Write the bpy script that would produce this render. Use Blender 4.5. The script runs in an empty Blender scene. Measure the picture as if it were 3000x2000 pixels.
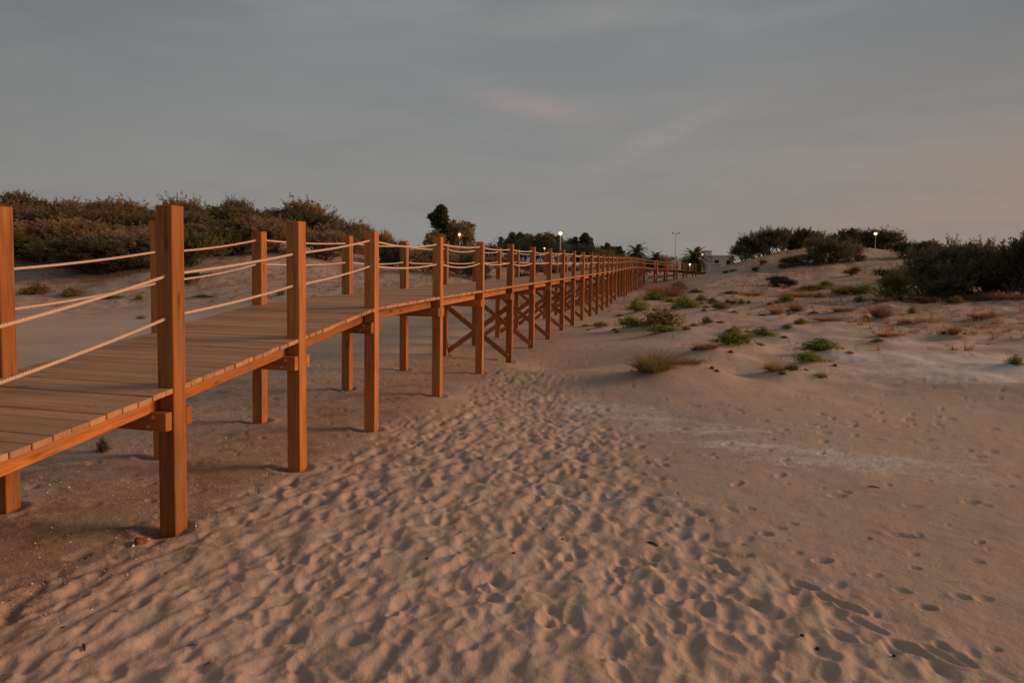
import bpy, bmesh, math, random
import numpy as np
from mathutils import Vector, Matrix, Euler
sc = bpy.context.scene
COL = sc.collection
# ------------------------------------------------------------------ camera
EYE = 2.10; FPX = 2010.0; PIT = 0.0538; ROLL = 0.0128; PY0 = 869.3; DS = 1.2
cam_d = bpy.data.cameras.new('camera'); cam = bpy.data.objects.new('camera', cam_d); COL.objects.link(cam)
cam_d.sensor_width = 36.0; cam_d.lens = FPX*36/3000; cam_d.shift_x = 0.0; cam_d.shift_y = -(1000-PY0)/3000
cam_d.clip_start = 0.05; cam_d.clip_end = 9000
cam.matrix_world = Matrix.Translation((0, 0, EYE)) @ Matrix.Rotation(math.pi/2-PIT, 4, 'X') @ Matrix.Rotation(ROLL, 4, 'Z')
sc.camera = cam
# ------------------------------------------------------------------ world: dusk sky
SUN_AZ, SUN_EL = math.radians(84), math.radians(17.5)      # azimuth from +Y (view direction) towards +X
world = bpy.data.worlds.new('World'); sc.world = world; world.use_nodes = True
nt = world.node_tree; nt.nodes.clear()
def N(t, **k):
    n = nt.nodes.new(t)
    for a, b in k.items(): setattr(n, a, b)
    return n
def L(a, b): nt.links.new(a, b)
def M(op, a, b=None, c=None, clamp=False):
    n = nt.nodes.new('ShaderNodeMath'); n.operation = op; n.use_clamp = clamp
    for i, v in enumerate((a, b, c)):
        if v is None: continue
        if isinstance(v, (int, float)): n.inputs[i].default_value = v
        else: nt.links.new(v, n.inputs[i])
    return n.outputs[0]
def MIX(f, a, b, blend='MIX'):
    n = nt.nodes.new('ShaderNodeMix'); n.data_type = 'RGBA'; n.blend_type = blend
    for s, v in ((0, f), (6, a), (7, b)):
        if isinstance(v, (int, float)): n.inputs[s].default_value = v
        elif isinstance(v, tuple): n.inputs[s].default_value = (*v, 1) if len(v) == 3 else v
        else: nt.links.new(v, n.inputs[s])
    return n.outputs[2]
def SS(v, lo, hi):
    n = nt.nodes.new('ShaderNodeMapRange'); n.interpolation_type = 'SMOOTHSTEP'
    nt.links.new(v, n.inputs[0]); n.inputs[1].default_value = lo; n.inputs[2].default_value = hi
    return n.outputs[0]
tc = N('ShaderNodeTexCoord'); sep = N('ShaderNodeSeparateXYZ'); L(tc.outputs['Generated'], sep.inputs[0])
dx, dy, dz = sep.outputs
sky = N('ShaderNodeTexSky', sky_type='NISHITA', sun_disc=False); sky.sun_elevation = math.radians(4)
sky.sun_rotation = SUN_AZ; sky.air_density = 1.5; sky.dust_density = 3.0
nish = N('ShaderNodeVectorMath', operation='SCALE'); L(sky.outputs[0], nish.inputs[0]); nish.inputs['Scale'].default_value = 0.05
warm = M('ADD', M('MULTIPLY', dx, math.sin(SUN_AZ)), M('MULTIPLY', dy, math.cos(SUN_AZ)))
el0 = SS(dz, -0.02, 0.32); el1 = SS(dz, 0.24, 0.62)
base = MIX(el1, MIX(el0, (0.262, 0.252, 0.236), (0.212, 0.225, 0.234)), (0.120, 0.138, 0.158))
wf = M('MULTIPLY', SS(warm, 0.15, 0.85), M('SUBTRACT', 1.0, SS(dz, -0.05, 0.34)))
base = MIX(M('MULTIPLY', wf, 0.75), base, (0.365, 0.232, 0.178))
cool = SS(warm, -0.2, -0.9)
base = MIX(M('MULTIPLY', cool, 0.45), base, (0.150, 0.160, 0.172))
# thin streaky cloud
mp = N('ShaderNodeMapping'); L(tc.outputs['Generated'], mp.inputs[0]); mp.inputs['Scale'].default_value = (1.3, 1.3, 7.0)
mp.inputs['Rotation'].default_value = (0.10, 0.06, 0.3)
cn = N('ShaderNodeTexNoise'); L(mp.outputs[0], cn.inputs[0]); cn.inputs['Scale'].default_value = 1.7; cn.inputs['Detail'].default_value = 5; cn.inputs['Roughness'].default_value = .55
cn2 = N('ShaderNodeTexNoise'); L(mp.outputs[0], cn2.inputs[0]); cn2.inputs['Scale'].default_value = 6.0; cn2.inputs['Detail'].default_value = 7; cn2.inputs['Distortion'].default_value = .6
cf = M('MULTIPLY', SS(cn.outputs[0], 0.46, 0.78), M('ADD', 0.6, M('MULTIPLY', cn2.outputs[0], 0.8)))
base = MIX(M('MULTIPLY', cf, 0.5), base, (0.285, 0.272, 0.268))
cn3 = N('ShaderNodeTexNoise'); L(mp.outputs[0], cn3.inputs[0]); cn3.inputs['Scale'].default_value = 3.2; cn3.inputs['Detail'].default_value = 8; cn3.inputs['Roughness'].default_value = .6; cn3.inputs['Distortion'].default_value = .4
base = MIX(M('MULTIPLY', SS(cn3.outputs[0], .38, .68), .22), base, (0.165, 0.172, 0.182))
def wisp(px, py, wx, wy, rot, col, amt):
    """a wisp of cloud centred on the sky direction seen at that place"""
    u, v = (px-1500)/FPX, (PY0-py)/FPX
    c = Vector((u, math.cos(PIT)+v*math.sin(PIT), v*math.cos(PIT)-math.sin(PIT))).normalized()
    r = c.cross(Vector((0, 0, 1))).normalized(); up = r.cross(c)
    a = r*math.cos(rot)+up*math.sin(rot); b = -r*math.sin(rot)+up*math.cos(rot)
    def dot(vv):
        n = N('ShaderNodeVectorMath', operation='DOT_PRODUCT'); L(tc.outputs['Generated'], n.inputs[0]); n.inputs[1].default_value = vv
        return n.outputs['Value']
    da = M('DIVIDE', M('ADD', dot(a), M('MULTIPLY', M('SUBTRACT', cn2.outputs[0], .5), wx*.9)), wx)
    db = M('DIVIDE', M('ADD', dot(b), M('MULTIPLY', M('SUBTRACT', cn.outputs[0], .5), wy*2.2)), wy)
    g = M('EXPONENT', M('MULTIPLY', M('ADD', M('MULTIPLY', da, da), M('MULTIPLY', db, db)), -1.0))
    g = M('MULTIPLY', g, M('GREATER_THAN', dy, 0.0))
    g = M('MULTIPLY', g, M('ADD', .35, M('MULTIPLY', cn2.outputs[0], 1.1)))
    global base
    base = MIX(M('MULTIPLY', g, amt), base, col)
wisp(1590, 318, .085, .018, -.18, (0.345, 0.282, 0.272), .66)
wisp(1930, 395, .11, .014, .42, (0.30, 0.272, 0.262), .7)
wisp(1740, 45, .10, .022, .1, (0.27, 0.265, 0.26), .6)
wisp(2650, 180, .35, .03, .03, (0.235, 0.225, 0.222), .5)
wisp(1250, 120, .3, .02, .22, (0.235, 0.235, 0.235), .5)
absx = M('ABSOLUTE', dx)
base = MIX(M('MULTIPLY', M('MULTIPLY', SS(dz, .10, .40), SS(absx, .25, .62)), .55), base, (0.128, 0.135, 0.145))
base = MIX(0.10, base, nish.outputs[0])
bg = N('ShaderNodeBackground'); L(base, bg.inputs[0]); bg.inputs[1].default_value = 1.12
wo = N('ShaderNodeOutputWorld'); L(bg.outputs[0], wo.inputs[0])
# ------------------------------------------------------------------ sun (afterglow low in the west: very wide, warm)
sd = bpy.data.lights.new('sun', 'SUN'); sun = bpy.data.objects.new('sun', sd); COL.objects.link(sun)
sd.energy = 2.65; sd.color = (1.0, 0.56, 0.32); sd.angle = math.radians(24)
sv = Vector((math.sin(SUN_AZ)*math.cos(SUN_EL), math.cos(SUN_AZ)*math.cos(SUN_EL), math.sin(SUN_EL)))
sun.rotation_euler = sv.to_track_quat('Z', 'Y').to_euler(); sun.location = (30, 0, 30)
sc.view_settings.view_transform = 'Standard'; sc.view_settings.look = 'None'
sc.view_settings.exposure = 0.0; sc.view_settings.gamma = 1.0; sc.view_settings.use_curve_mapping = False
sc.render.engine = 'CYCLES'; sc.cycles.use_denoising = True; sc.cycles.max_bounces = 6; sc.cycles.sample_clamp_indirect = 3.0
# ------------------------------------------------------------------ helpers
RNG = np.random.default_rng(11); rnd = random.Random(5)
def ray(px, py):
    u, v = (px-1500)/FPX, (PY0-py)/FPX
    c, s = math.cos(ROLL), math.sin(ROLL)
    u, v = u*c-v*s, u*s+v*c
    return u, math.cos(PIT)+v*math.sin(PIT), v*math.cos(PIT)-math.sin(PIT)
def at(px, py, Y):
    a, b, c = ray(px, py); k = Y/b
    return Vector((a*k, Y, EYE+c*k))
def smooth(e0, e1, x):
    t = np.clip((x-e0)/(e1-e0), 0, 1); return t*t*(3-2*t)
def _hash(ix, iy, seed):
    h = (ix.astype(np.int64)*374761393 + iy.astype(np.int64)*668265263 + seed*1442695041) & 0xffffffff
    h = ((h ^ (h >> 13))*1274126177) & 0xffffffff
    h = h ^ (h >> 16)
    return (h & 0xffff)/65535.0*2-1
def noise(x, y, seed=0):
    x = np.asarray(x, float); y = np.asarray(y, float)
    ix, iy = np.floor(x), np.floor(y); fx, fy = x-ix, y-iy
    fx = fx*fx*fx*(fx*(fx*6-15)+10); fy = fy*fy*fy*(fy*(fy*6-15)+10)
    a, b = _hash(ix, iy, seed), _hash(ix+1, iy, seed); c, d = _hash(ix, iy+1, seed), _hash(ix+1, iy+1, seed)
    return (a*(1-fx)+b*fx)*(1-fy)+(c*(1-fx)+d*fx)*fy
def fbm(x, y, seed=0, octs=4, gain=.5):
    s = 0; a = 1.0; t = 0
    for o in range(octs):
        s = s+a*noise(x*2**o+17.3*o, y*2**o-9.1*o, seed+o); t += a; a *= gain
    return s/t
def mesh_np(name, verts, faces, smooth_=False):
    verts = np.asarray(verts, np.float32); faces = np.asarray(faces, np.int32)
    me = bpy.data.meshes.new(name); me.vertices.add(len(verts)); me.vertices.foreach_set('co', verts.ravel())
    k = faces.shape[1]
    me.loops.add(faces.size); me.loops.foreach_set('vertex_index', faces.ravel())
    me.polygons.add(len(faces)); me.polygons.foreach_set('loop_start', np.arange(0, faces.size, k, dtype=np.int32))
    if smooth_: me.polygons.foreach_set('use_smooth', np.ones(len(faces), bool))
    me.update(calc_edges=True); me.validate(); return me
def link(name, me, mat=None, parent=None, mw=None):
    o = bpy.data.objects.new(name, me); COL.objects.link(o)
    if mat is not None and not me.materials: me.materials.append(mat)
    if parent is not None: o.parent = parent
    if mw is not None: o.matrix_local = mw
    return o
def tag(o, label=None, cat=None, group=None, kind=None):
    if label: o['label'] = label
    if cat: o['category'] = cat
    if group: o['group'] = group
    if kind: o['kind'] = kind
    return o
def empty(name, loc=(0, 0, 0), rz=0):
    o = bpy.data.objects.new(name, None); COL.objects.link(o); o.location = loc; o.rotation_euler = (0, 0, rz)
    o.empty_display_size = .2; return o
# ------------------------------------------------------------------ materials
def mat(name):
    global nt
    m = bpy.data.materials.new(name); m.use_nodes = True; nt = m.node_tree
    b = nt.nodes['Principled BSDF']; return m, b
def tex(kind, vec, scale, detail=3, rough=.5, dist=0, out=0):
    n = nt.nodes.new(kind); n.inputs['Scale'].default_value = scale
    if 'Detail' in n.inputs: n.inputs['Detail'].default_value = detail
    if 'Roughness' in n.inputs: n.inputs['Roughness'].default_value = rough
    if 'Distortion' in n.inputs: n.inputs['Distortion'].default_value = dist
    if vec is not None: nt.links.new(vec, n.inputs['Vector'])
    return n.outputs[out]
def bump(h, strength, dist, b, normal=None):
    n = nt.nodes.new('ShaderNodeBump'); n.inputs['Strength'].default_value = strength; n.inputs['Distance'].default_value = dist
    nt.links.new(h, n.inputs['Height'])
    if normal: nt.links.new(normal, n.inputs['Normal'])
    if b: nt.links.new(n.outputs[0], b.inputs['Normal'])
    return n.outputs[0]
def mapping(vec, scale=(1, 1, 1), loc=(0, 0, 0), rot=(0, 0, 0)):
    n = nt.nodes.new('ShaderNodeMapping'); nt.links.new(vec, n.inputs[0])
    n.inputs['Scale'].default_value = scale; n.inputs['Location'].default_value = loc; n.inputs['Rotation'].default_value = rot
    return n.outputs[0]
def rand_off(vec, k=37.0):
    oi = nt.nodes.new('ShaderNodeObjectInfo')
    n = nt.nodes.new('ShaderNodeVectorMath'); n.operation = 'MULTIPLY_ADD'
    cb = nt.nodes.new('ShaderNodeCombineXYZ')
    for i in range(3): nt.links.new(oi.outputs['Random'], cb.inputs[i])
    nt.links.new(cb.outputs[0], n.inputs[0]); n.inputs[1].default_value = (k, k*1.7, k*.6); nt.links.new(vec, n.inputs[2])
    return n.outputs[0], oi.outputs['Random']
def wood_material(name, c_dark, c_mid, c_light, sandy=0.0):
    m, b = mat(name)
    t = nt.nodes.new('ShaderNodeTexCoord')
    v, rn = rand_off(t.outputs['Object'])
    g1 = tex('ShaderNodeTexNoise', mapping(v, (1.1, 16, 16)), 1.6, 5, .6, .7)
    g2 = tex('ShaderNodeTexNoise', mapping(v, (2.5, 60, 60)), 2.0, 4, .6, .2)
    bl = tex('ShaderNodeTexNoise', mapping(v, (1.2, 5, 5)), 1.4, 3, .5, .3)
    f = M('ADD', M('MULTIPLY', g1, .65), M('MULTIPLY', g2, .35))
    c = MIX(SS(f, .34, .52), c_dark, c_mid); c = MIX(SS(f, .5, .72), c, c_light)
    c = MIX(M('MULTIPLY', SS(bl, .52, .75), .55), c, c_dark)
    vo = nt.nodes.new('ShaderNodeTexVoronoi'); vo.feature = 'F1'; nt.links.new(mapping(v, (2.1, 7, 7)), vo.inputs['Vector']); vo.inputs['Scale'].default_value = .9
    kn = M('SUBTRACT', 1.0, SS(vo.outputs['Distance'], .05, .17))
    c = MIX(M('MULTIPLY', kn, .75), c, tuple(x*.4 for x in c_dark))
    w1 = tex('ShaderNodeTexNoise', mapping(v, (.9, 3, 3)), 2.3, 5, .7, .5)
    c = MIX(M('MULTIPLY', SS(w1, .46, .70), .5), c, (.34, .20, .10))
    ck = tex('ShaderNodeTexNoise', mapping(v, (1.4, 45, 45)), 1.0, 2, .5, .1)
    c = MIX(M('MULTIPLY', SS(ck, .66, .71), .55), c, tuple(x*.35 for x in c_dark))
    br = M('ADD', .74, M('MULTIPLY', rn, .5)); hv = nt.nodes.new('ShaderNodeHueSaturation')
    nt.links.new(c, hv.inputs['Color']); nt.links.new(br, hv.inputs['Value']); c = hv.outputs[0]
    if sandy:
        so = nt.nodes.new('ShaderNodeSeparateXYZ'); nt.links.new(t.outputs['Object'], so.inputs[0])
        ax = M('SUBTRACT', M('ABSOLUTE', so.outputs[0]), .535); ay = M('SUBTRACT', M('ABSOLUTE', so.outputs[1]), .032)
        nd = M('SQRT', M('ADD', M('MULTIPLY', ax, ax), M('MULTIPLY', ay, ay)))
        gm = nt.nodes.new('ShaderNodeNewGeometry'); sp = nt.nodes.new('ShaderNodeSeparateXYZ'); nt.links.new(gm.outputs['Normal'], sp.inputs[0])
        sn = tex('ShaderNodeTexNoise', gm.outputs['Position'], 3.5, 5, .65)
        sf = M('MULTIPLY', SS(sp.outputs[2], .5, .9), M('ADD', .45*sandy, M('MULTIPLY', SS(sn, .35, .7), .55*sandy)))
        c = MIX(sf, c, (.40, .29, .20))
        c = MIX(M('MULTIPLY', M('LESS_THAN', nd, .0065), .75), c, (.07, .05, .04))
        c = MIX(M('MULTIPLY', SS(tex('ShaderNodeTexNoise', gm.outputs['Position'], 1.3, 6, .7), .52, .72), .45), c, (.47, .36, .26))
    nt.links.new(c, b.inputs['Base Color']); b.inputs['Roughness'].default_value = .72
    b.inputs['Specular IOR Level'].default_value = .25
    bump(f, .35, .004, b); return m
W_POST = wood_material('treated_timber', (.27, .100, .028), (.47, .175, .047), (.58, .250, .080))
W_BEAM = wood_material('treated_timber_beam', (.27, .094, .025), (.47, .170, .045), (.60, .250, .080))
W_BOARD = wood_material('deck_timber', (.38, .180, .075), (.54, .28, .135), (.64, .37, .20), sandy=.5)
m, b = mat('hemp_rope'); ROPE = m
t = nt.nodes.new('ShaderNodeTexCoord'); nz = tex('ShaderNodeTexNoise', t.outputs['Object'], 55, 3)
nt.links.new(MIX(nz, (.62, .44, .31), (.80, .61, .46)), b.inputs['Base Color']); b.inputs['Roughness'].default_value = .9
bump(tex('ShaderNodeTexNoise', t.outputs['Object'], 400, 2), .3, .001, b)
m, b = mat('galvanised_bolt'); BOLT = m
b.inputs['Metallic'].default_value = .3; b.inputs['Roughness'].default_value = .4
t = nt.nodes.new('ShaderNodeTexCoord'); nt.links.new(MIX(tex('ShaderNodeTexNoise', t.outputs['Object'], 90), (.55, .52, .48), (.75, .7, .65)), b.inputs['Base Color'])
# sand ------------------------------------------------------------------------------------------
m, b = mat('beach_sand'); SAND = m
gm = nt.nodes.new('ShaderNodeNewGeometry'); P = gm.outputs['Position']
def attr(name):
    a = nt.nodes.new('ShaderNodeAttribute'); a.attribute_name = name; return a.outputs['Fac']
n_big = tex('ShaderNodeTexNoise', P, .35, 4, .55); n_mid = tex('ShaderNodeTexNoise', P, 2.2, 5, .6); n_fine = tex('ShaderNodeTexNoise', P, 240, 2, .6)
n_grain = tex('ShaderNodeTexNoise', P, 38, 4, .7)
c = MIX(SS(n_big, .35, .68), (.47, .372, .300), (.54, .425, .332))
c = MIX(M('MULTIPLY', SS(n_mid, .48, .72), .4), c, (.50, .355, .255))
c = MIX(M('MULTIPLY', SS(n_grain, .55, .8), .30), c, (.62, .51, .41))
c = MIX(M('MULTIPLY', SS(n_grain, .46, .25), .30), c, (.34, .25, .19))
nw = tex('ShaderNodeTexNoise', mapping(P, (1, 2.2, 1), (3, 1, 0), (0, 0, .3)), 1.1, 7, .7)
c = MIX(M('MULTIPLY', SS(nw, .50, .70), .45), c, (.40, .335, .285))
c = MIX(M('MULTIPLY', SS(nw, .46, .30), .35), c, (.56, .40, .285))
# gravelly brown shell ground below the boardwalk
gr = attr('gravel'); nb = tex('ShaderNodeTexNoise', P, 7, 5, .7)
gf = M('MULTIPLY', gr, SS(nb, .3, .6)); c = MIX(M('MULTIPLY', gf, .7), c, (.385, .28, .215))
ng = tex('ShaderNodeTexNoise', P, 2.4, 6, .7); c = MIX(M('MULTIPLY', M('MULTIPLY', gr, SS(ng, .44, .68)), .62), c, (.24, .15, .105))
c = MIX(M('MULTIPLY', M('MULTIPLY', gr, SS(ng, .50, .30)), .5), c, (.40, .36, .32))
vsp = nt.nodes.new('ShaderNodeTexVoronoi'); nt.links.new(P, vsp.inputs['Vector']); vsp.inputs['Scale'].default_value = 85
sepc = nt.nodes.new('ShaderNodeSeparateColor'); nt.links.new(vsp.outputs['Color'], sepc.inputs[0])
spk = M('MULTIPLY', M('LESS_THAN', vsp.outputs['Distance'], .42), M('GREATER_THAN', sepc.outputs[0], .80))
spd = M('MULTIPLY', M('LESS_THAN', vsp.outputs['Distance'], .45), M('GREATER_THAN', sepc.outputs[1], .80))
c = MIX(M('MULTIPLY', spd, M('MULTIPLY', gr, .7)), c, (.12, .075, .055))
c = MIX(M('MULTIPLY', spk, M('MULTIPLY', gr, .5)), c, (.56, .47, .38))
# pale crushed shell streaks
sh = attr('shell'); ns = tex('ShaderNodeTexNoise', mapping(P, (1, 1.6, 1)), 2.6, 7, .72)
ns2 = tex('ShaderNodeTexNoise', mapping(P, (1, 1.8, 1)), 11, 6, .75)
sf = M('MULTIPLY', SS(M('ADD', M('ADD', sh, M('MULTIPLY', M('SUBTRACT', ns, .5), 1.8)), M('MULTIPLY', M('SUBTRACT', ns2, .5), 1.5)), .42, 1.0), SS(sh, .02, .25))
c = MIX(M('MULTIPLY', sf, .8), c, (.68, .66, .64))
c = MIX(M('MULTIPLY', M('MULTIPLY', spk, sh), .7), c, (.72, .67, .62))
c = MIX(M('MULTIPLY', M('MULTIPLY', spd, sh), .6), c, (.20, .17, .15))
# dry litter stains on the dune, plus grey shading put into the colour
lt = attr('litter'); nl = tex('ShaderNodeTexNoise', P, 1.6, 7, .75)
c = MIX(M('MULTIPLY', M('MULTIPLY', lt, SS(nl, .42, .62)), .75), c, (.31, .205, .145))
nl2 = tex('ShaderNodeTexNoise', mapping(P, (1, 1, 1), (7, 3, 0)), .8, 7, .75); c = MIX(M('MULTIPLY', M('MULTIPLY', lt, SS(nl2, .50, .68)), .7), c, (.36, .33, .30))
nt.links.new(c, b.inputs['Base Color']); b.inputs['Roughness'].default_value = .95; b.inputs['Specular IOR Level'].default_value = .15
n1 = bump(n_grain, .6, .012, None); n2 = bump(n_mid, .25, .06, None, n1); bump(n_fine, .35, .002, b, n2)
# foliage ----------------------------------------------------------------------------------------
def leaf_material(name, c1, c2, c3, scale=1.1, rough=.75, trans=.12):
    m, b = mat(name)
    gm = nt.nodes.new('ShaderNodeNewGeometry'); t = nt.nodes.new('ShaderNodeTexCoord')
    n = tex('ShaderNodeTexNoise', gm.outputs['Position'], scale, 4, .6)
    oi = nt.nodes.new('ShaderNodeObjectInfo')
    r = gm.outputs['Random Per Island']
    c = MIX(SS(n, .35, .65), c1, c2); c = MIX(M('MULTIPLY', SS(r, .45, 1.0), .6), c, c3)
    hv = nt.nodes.new('ShaderNodeHueSaturation'); nt.links.new(c, hv.inputs['Color'])
    nt.links.new(M('ADD', .75, M('MULTIPLY', oi.outputs['Random'], .5)), hv.inputs['Value'])
    nt.links.new(hv.outputs[0], b.inputs['Base Color']); b.inputs['Roughness'].default_value = rough
    tr = nt.nodes.new('ShaderNodeBsdfTranslucent'); nt.links.new(hv.outputs[0], tr.inputs['Color']); mx = nt.nodes.new('ShaderNodeMixShader'); mx.inputs[0].default_value = .4
    nt.links.new(b.outputs[0], mx.inputs[1]); nt.links.new(tr.outputs[0], mx.inputs[2]); nt.links.new(mx.outputs[0], nt.nodes['Material Output'].inputs['Surface'])
    b.inputs['Specular IOR Level'].default_value = .12
    return m
LF_WARM = leaf_material('tamarisk_leaves_brown', (.27, .215, .12), (.41, .28, .16), (.44, .33, .20), .35)
LF_DARK = leaf_material('tamarisk_leaves_dark', (.10, .105, .075), (.15, .14, .09), (.21, .16, .10), .6)  # darker twin of the brown leaves: backlit shade put into the colour
LF_GREEN = leaf_material('bush_leaves_green', (.15, .155, .065), (.21, .195, .08), (.27, .215, .10), .9)
LF_TREE = leaf_material('far_tree_leaves', (.075, .095, .058), (.12, .135, .066), (.15, .13, .075), .4)
LF_PLANT = leaf_material('beach_plant_leaves', (.20, .26, .065), (.30, .33, .09), (.40, .36, .12), 3.0)
LF_PLANT2 = leaf_material('beach_plant_leaves_brown', (.28, .20, .085), (.24, .23, .08), (.40, .23, .12), 3.0)
LF_GRASS = leaf_material('fresh_grass', (.36, .32, .11), (.44, .36, .15), (.48, .34, .18), 3.0)
LF_DRY = leaf_material('dry_grass', (.38, .21, .12), (.45, .27, .16), (.30, .17, .10), 2.0)
LF_PALM = leaf_material('palm_fronds', (.08, .10, .045), (.12, .13, .055), (.15, .14, .07), 1.0)
m, b = mat('bark'); BARK = m
t = nt.nodes.new('ShaderNodeTexCoord'); nz = tex('ShaderNodeTexNoise', mapping(t.outputs['Object'], (8, 8, 1.5)), 4, 5)
nt.links.new(MIX(nz, (.07, .048, .032), (.16, .115, .08)), b.inputs['Base Color']); b.inputs['Roughness'].default_value = .9; bump(nz, .6, .02, b)
# ------------------------------------------------------------------ terrain
CP = []
def C(px, Y, z): CP.append(((px-1500)/FPX*Y, Y, z))
def G(px, py, Y): p = at(px, py, Y*DS); CP.append(tuple(p))
# boardwalk geometry from the photograph (front outer corner of each post, forward distance, ground level)
TH = .2301; ZS = [1.41, 2.93, 4.45, 5.97, 7.48, 9.61, 11.74, 13.91, 16.11, 18.28, 20.51, 22.78, 25.12, 27.62, 30.09, 32.39, 34.82, 37.25, 39.7, 42.1, 44.5, 46.9, 49.3, 51.7]
NP = [(-3.2515+z_*math.tan(TH), z_) for z_ in ZS]
while NP[-1][1] < 67: NP.append((NP[-1][0]+.62, NP[-1][1]+2.33))
NMAIN = len(NP); LW = 1.396
FP = [(x_-LW*math.cos(TH), y_+LW*math.sin(TH)) for x_, y_ in NP]
# the last leg swings to the right and drops on to the dune
x0, y0 = NP[-1]
CN, CF = [], []
for k in range(1, 7):
    CN.append((x0+.2+1.25*k, y0+.4+1.0*k)); CF.append((x0-.9+1.25*k, y0+1.3+1.0*k))
NP += CN; FP += CF
GZ = {1: .28, 2: .27, 3: .22, 4: .20, 5: .17, 6: .13, 7: .03, 8: .05, 9: 0, 10: -.01, 11: -.07, 13: -.14, 14: -.2, 16: -.3, 18: -.3, 22: -.33, 26: -.38, 30: -.35}
for i, z in GZ.items():
    CP.append((NP[i][0], NP[i][1], z))
    if i in (2, 3, 4, 6, 9, 13, 18, 26): CP.append((FP[i][0], FP[i][1], z))
CP += [(-3.2, 1.2, .3), (-5, 2, .3), (-5, 4, .28), (-5.5, 6, .2), (-6, 10, .1)]
# left: flat sand, then the dune
for px in (-500, 0, 300, 600):
    C(px, 14, .08); C(px, 21, .0); G(px, 884, 25.8)
for px, f_, cr in ((-500, 790, 640), (0, 790, 650), (250, 792, 668), (450, 792, 672), (650, 800, 672), (850, 800, 676)):
    G(px, f_, 31); G(px, (f_+cr)/2-6, 38); G(px, cr, 47); G(px, cr+10, 60)
G(1000, 850, 28); G(1000, 790, 36); G(1000, 738, 44); G(1010, 722, 50); G(1000, 735, 65)
G(1130, 830, 31); G(1130, 785, 40); G(1130, 757, 50); G(1130, 760, 70)
G(1300, 820, 33); G(1300, 793, 45); G(1300, 778, 60); G(1300, 770, 85)
G(1450, 815, 36); G(1450, 785, 62); G(1500, 777, 90); G(1700, 772, 110)
G(1000, 905, 22); G(1250, 880, 24)
# right: foreground shelf, hummocky plain, dune
for px in (900, 1500, 2200, 3000): C(px, 2.4, .27)
for px in (900, 1500, 2200, 3000, 3800): C(px, 4.8, .26)
C(1000, 7, .20); C(1500, 7, .20); C(2200, 7, .24); C(3200, 7, .26)
C(1400, 10, .10); C(1700, 10, .12); C(2400, 10, .25); C(3200, 11, .3)
C(1620, 13.2, -.12); C(1560, 12.6, .06); C(1690, 12.0, .2); C(1900, 14.5, .26); C(2400, 14.5, .28); C(3100, 15, .34)
C(1750, 20, .02); C(2100, 21, .18); C(2600, 21, .2); C(3200, 21, .3)
C(1850, 31, -.1); C(2200, 32, .05); C(2600, 32, .2); C(3200, 31, .4)
C(1920, 45, -.2); C(2150, 45, .0); C(2350, 44, .05); G(2650, 868, 33); G(2900, 868, 31); G(3200, 875, 29)
G(1985, 843, 48); G(2100, 836, 46); G(2300, 838, 43); G(2450, 838, 42)
G(2070, 812, 54); G(2150, 782, 57); G(2230, 756, 59); G(2310, 736, 61); G(2400, 724, 62); G(2500, 730, 64); G(2620, 737, 66)
G(2300, 790, 52); G(2400, 765, 54); G(2500, 762, 54); G(2600, 764, 53); G(2450, 800, 48); G(2600, 805, 46)
G(2750, 790, 44); G(2900, 770, 46); G(3100, 770, 46); G(2800, 730, 62); G(3100, 725, 64); G(3400, 760, 50)
G(2050, 812, 66); G(2100, 790, 75); G(2300, 755, 80); G(2500, 748, 85)
C(1900, 75, .1); C(1950, 100, .2); C(2200, 110, .3)
for a in range(-180, 181, 30):
    ar = math.radians(a)
    for r, z in ((220, .4), (600, 0), (3000, -1)): CP.append((r*math.sin(ar), r*math.cos(ar), z))
    if abs(a) > 60:
        for r, z in ((1.2, .28), (4, .28), (12, .3), (40, 1.0), (100, 1.0)): CP.append((r*math.sin(ar+1e-4), r*math.cos(ar), z))
CP.append((0, .3, .28))
CP = np.array(CP)
def plane(x, y): r = np.hypot(x, y); return np.arctan2(x, y)*1.6, np.log(r+.6)*1.25
_u, _v = plane(CP[:, 0], CP[:, 1])
def _phi(r2): return .5*r2*np.log(r2+1e-12)
n = len(CP); A = np.zeros((n+3, n+3)); A[:n, :n] = _phi((_u[:, None]-_u)**2+(_v[:, None]-_v)**2)+np.eye(n)*.0015
A[:n, n] = 1; A[:n, n+1] = _u; A[:n, n+2] = _v; A[n:, :n] = A[:n, n:].T
COEF = np.linalg.solve(A, np.concatenate([CP[:, 2], np.zeros(3)]))
MOUNDS = []           # (x, y, radius, height) small hummocks held by plants
def height(x, y, fine=True):
    x = np.asarray(x, float); y = np.asarray(y, float); sh_ = x.shape; x = x.ravel(); y = y.ravel()
    u, v = plane(x, y); z = COEF[n]+COEF[n+1]*u+COEF[n+2]*v
    for k in range(n): z = z+COEF[k]*_phi((u-_u[k])**2+(v-_v[k])**2)
    r = np.hypot(x, y)
    side = smooth(-1, 2.5, x-.29*y+1.2)                       # right of the boardwalk
    z = z+side*smooth(8, 15, r)*(fbm(x/2.6, y/2.6, 3, 4)*.21+fbm(x/.8, y/.8, 9, 3)*.05)*(1-.5*smooth(60, 120, r))
    z = z+smooth(25, 40, r)*(fbm(x/6, y/6, 5, 4)*.30+fbm(x/1.7, y/1.7, 6, 3)*.08)*(1-smooth(90, 200, r))
    z = z+(1-side)*fbm(x/3., y/3., 12, 3)*.04*smooth(4, 9, r)
    for mx, my, mr, mh in MOUNDS: z = z+mh*np.exp(-((x-mx)**2+(y-my)**2)/mr**2)
    return z.reshape(sh_)
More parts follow.
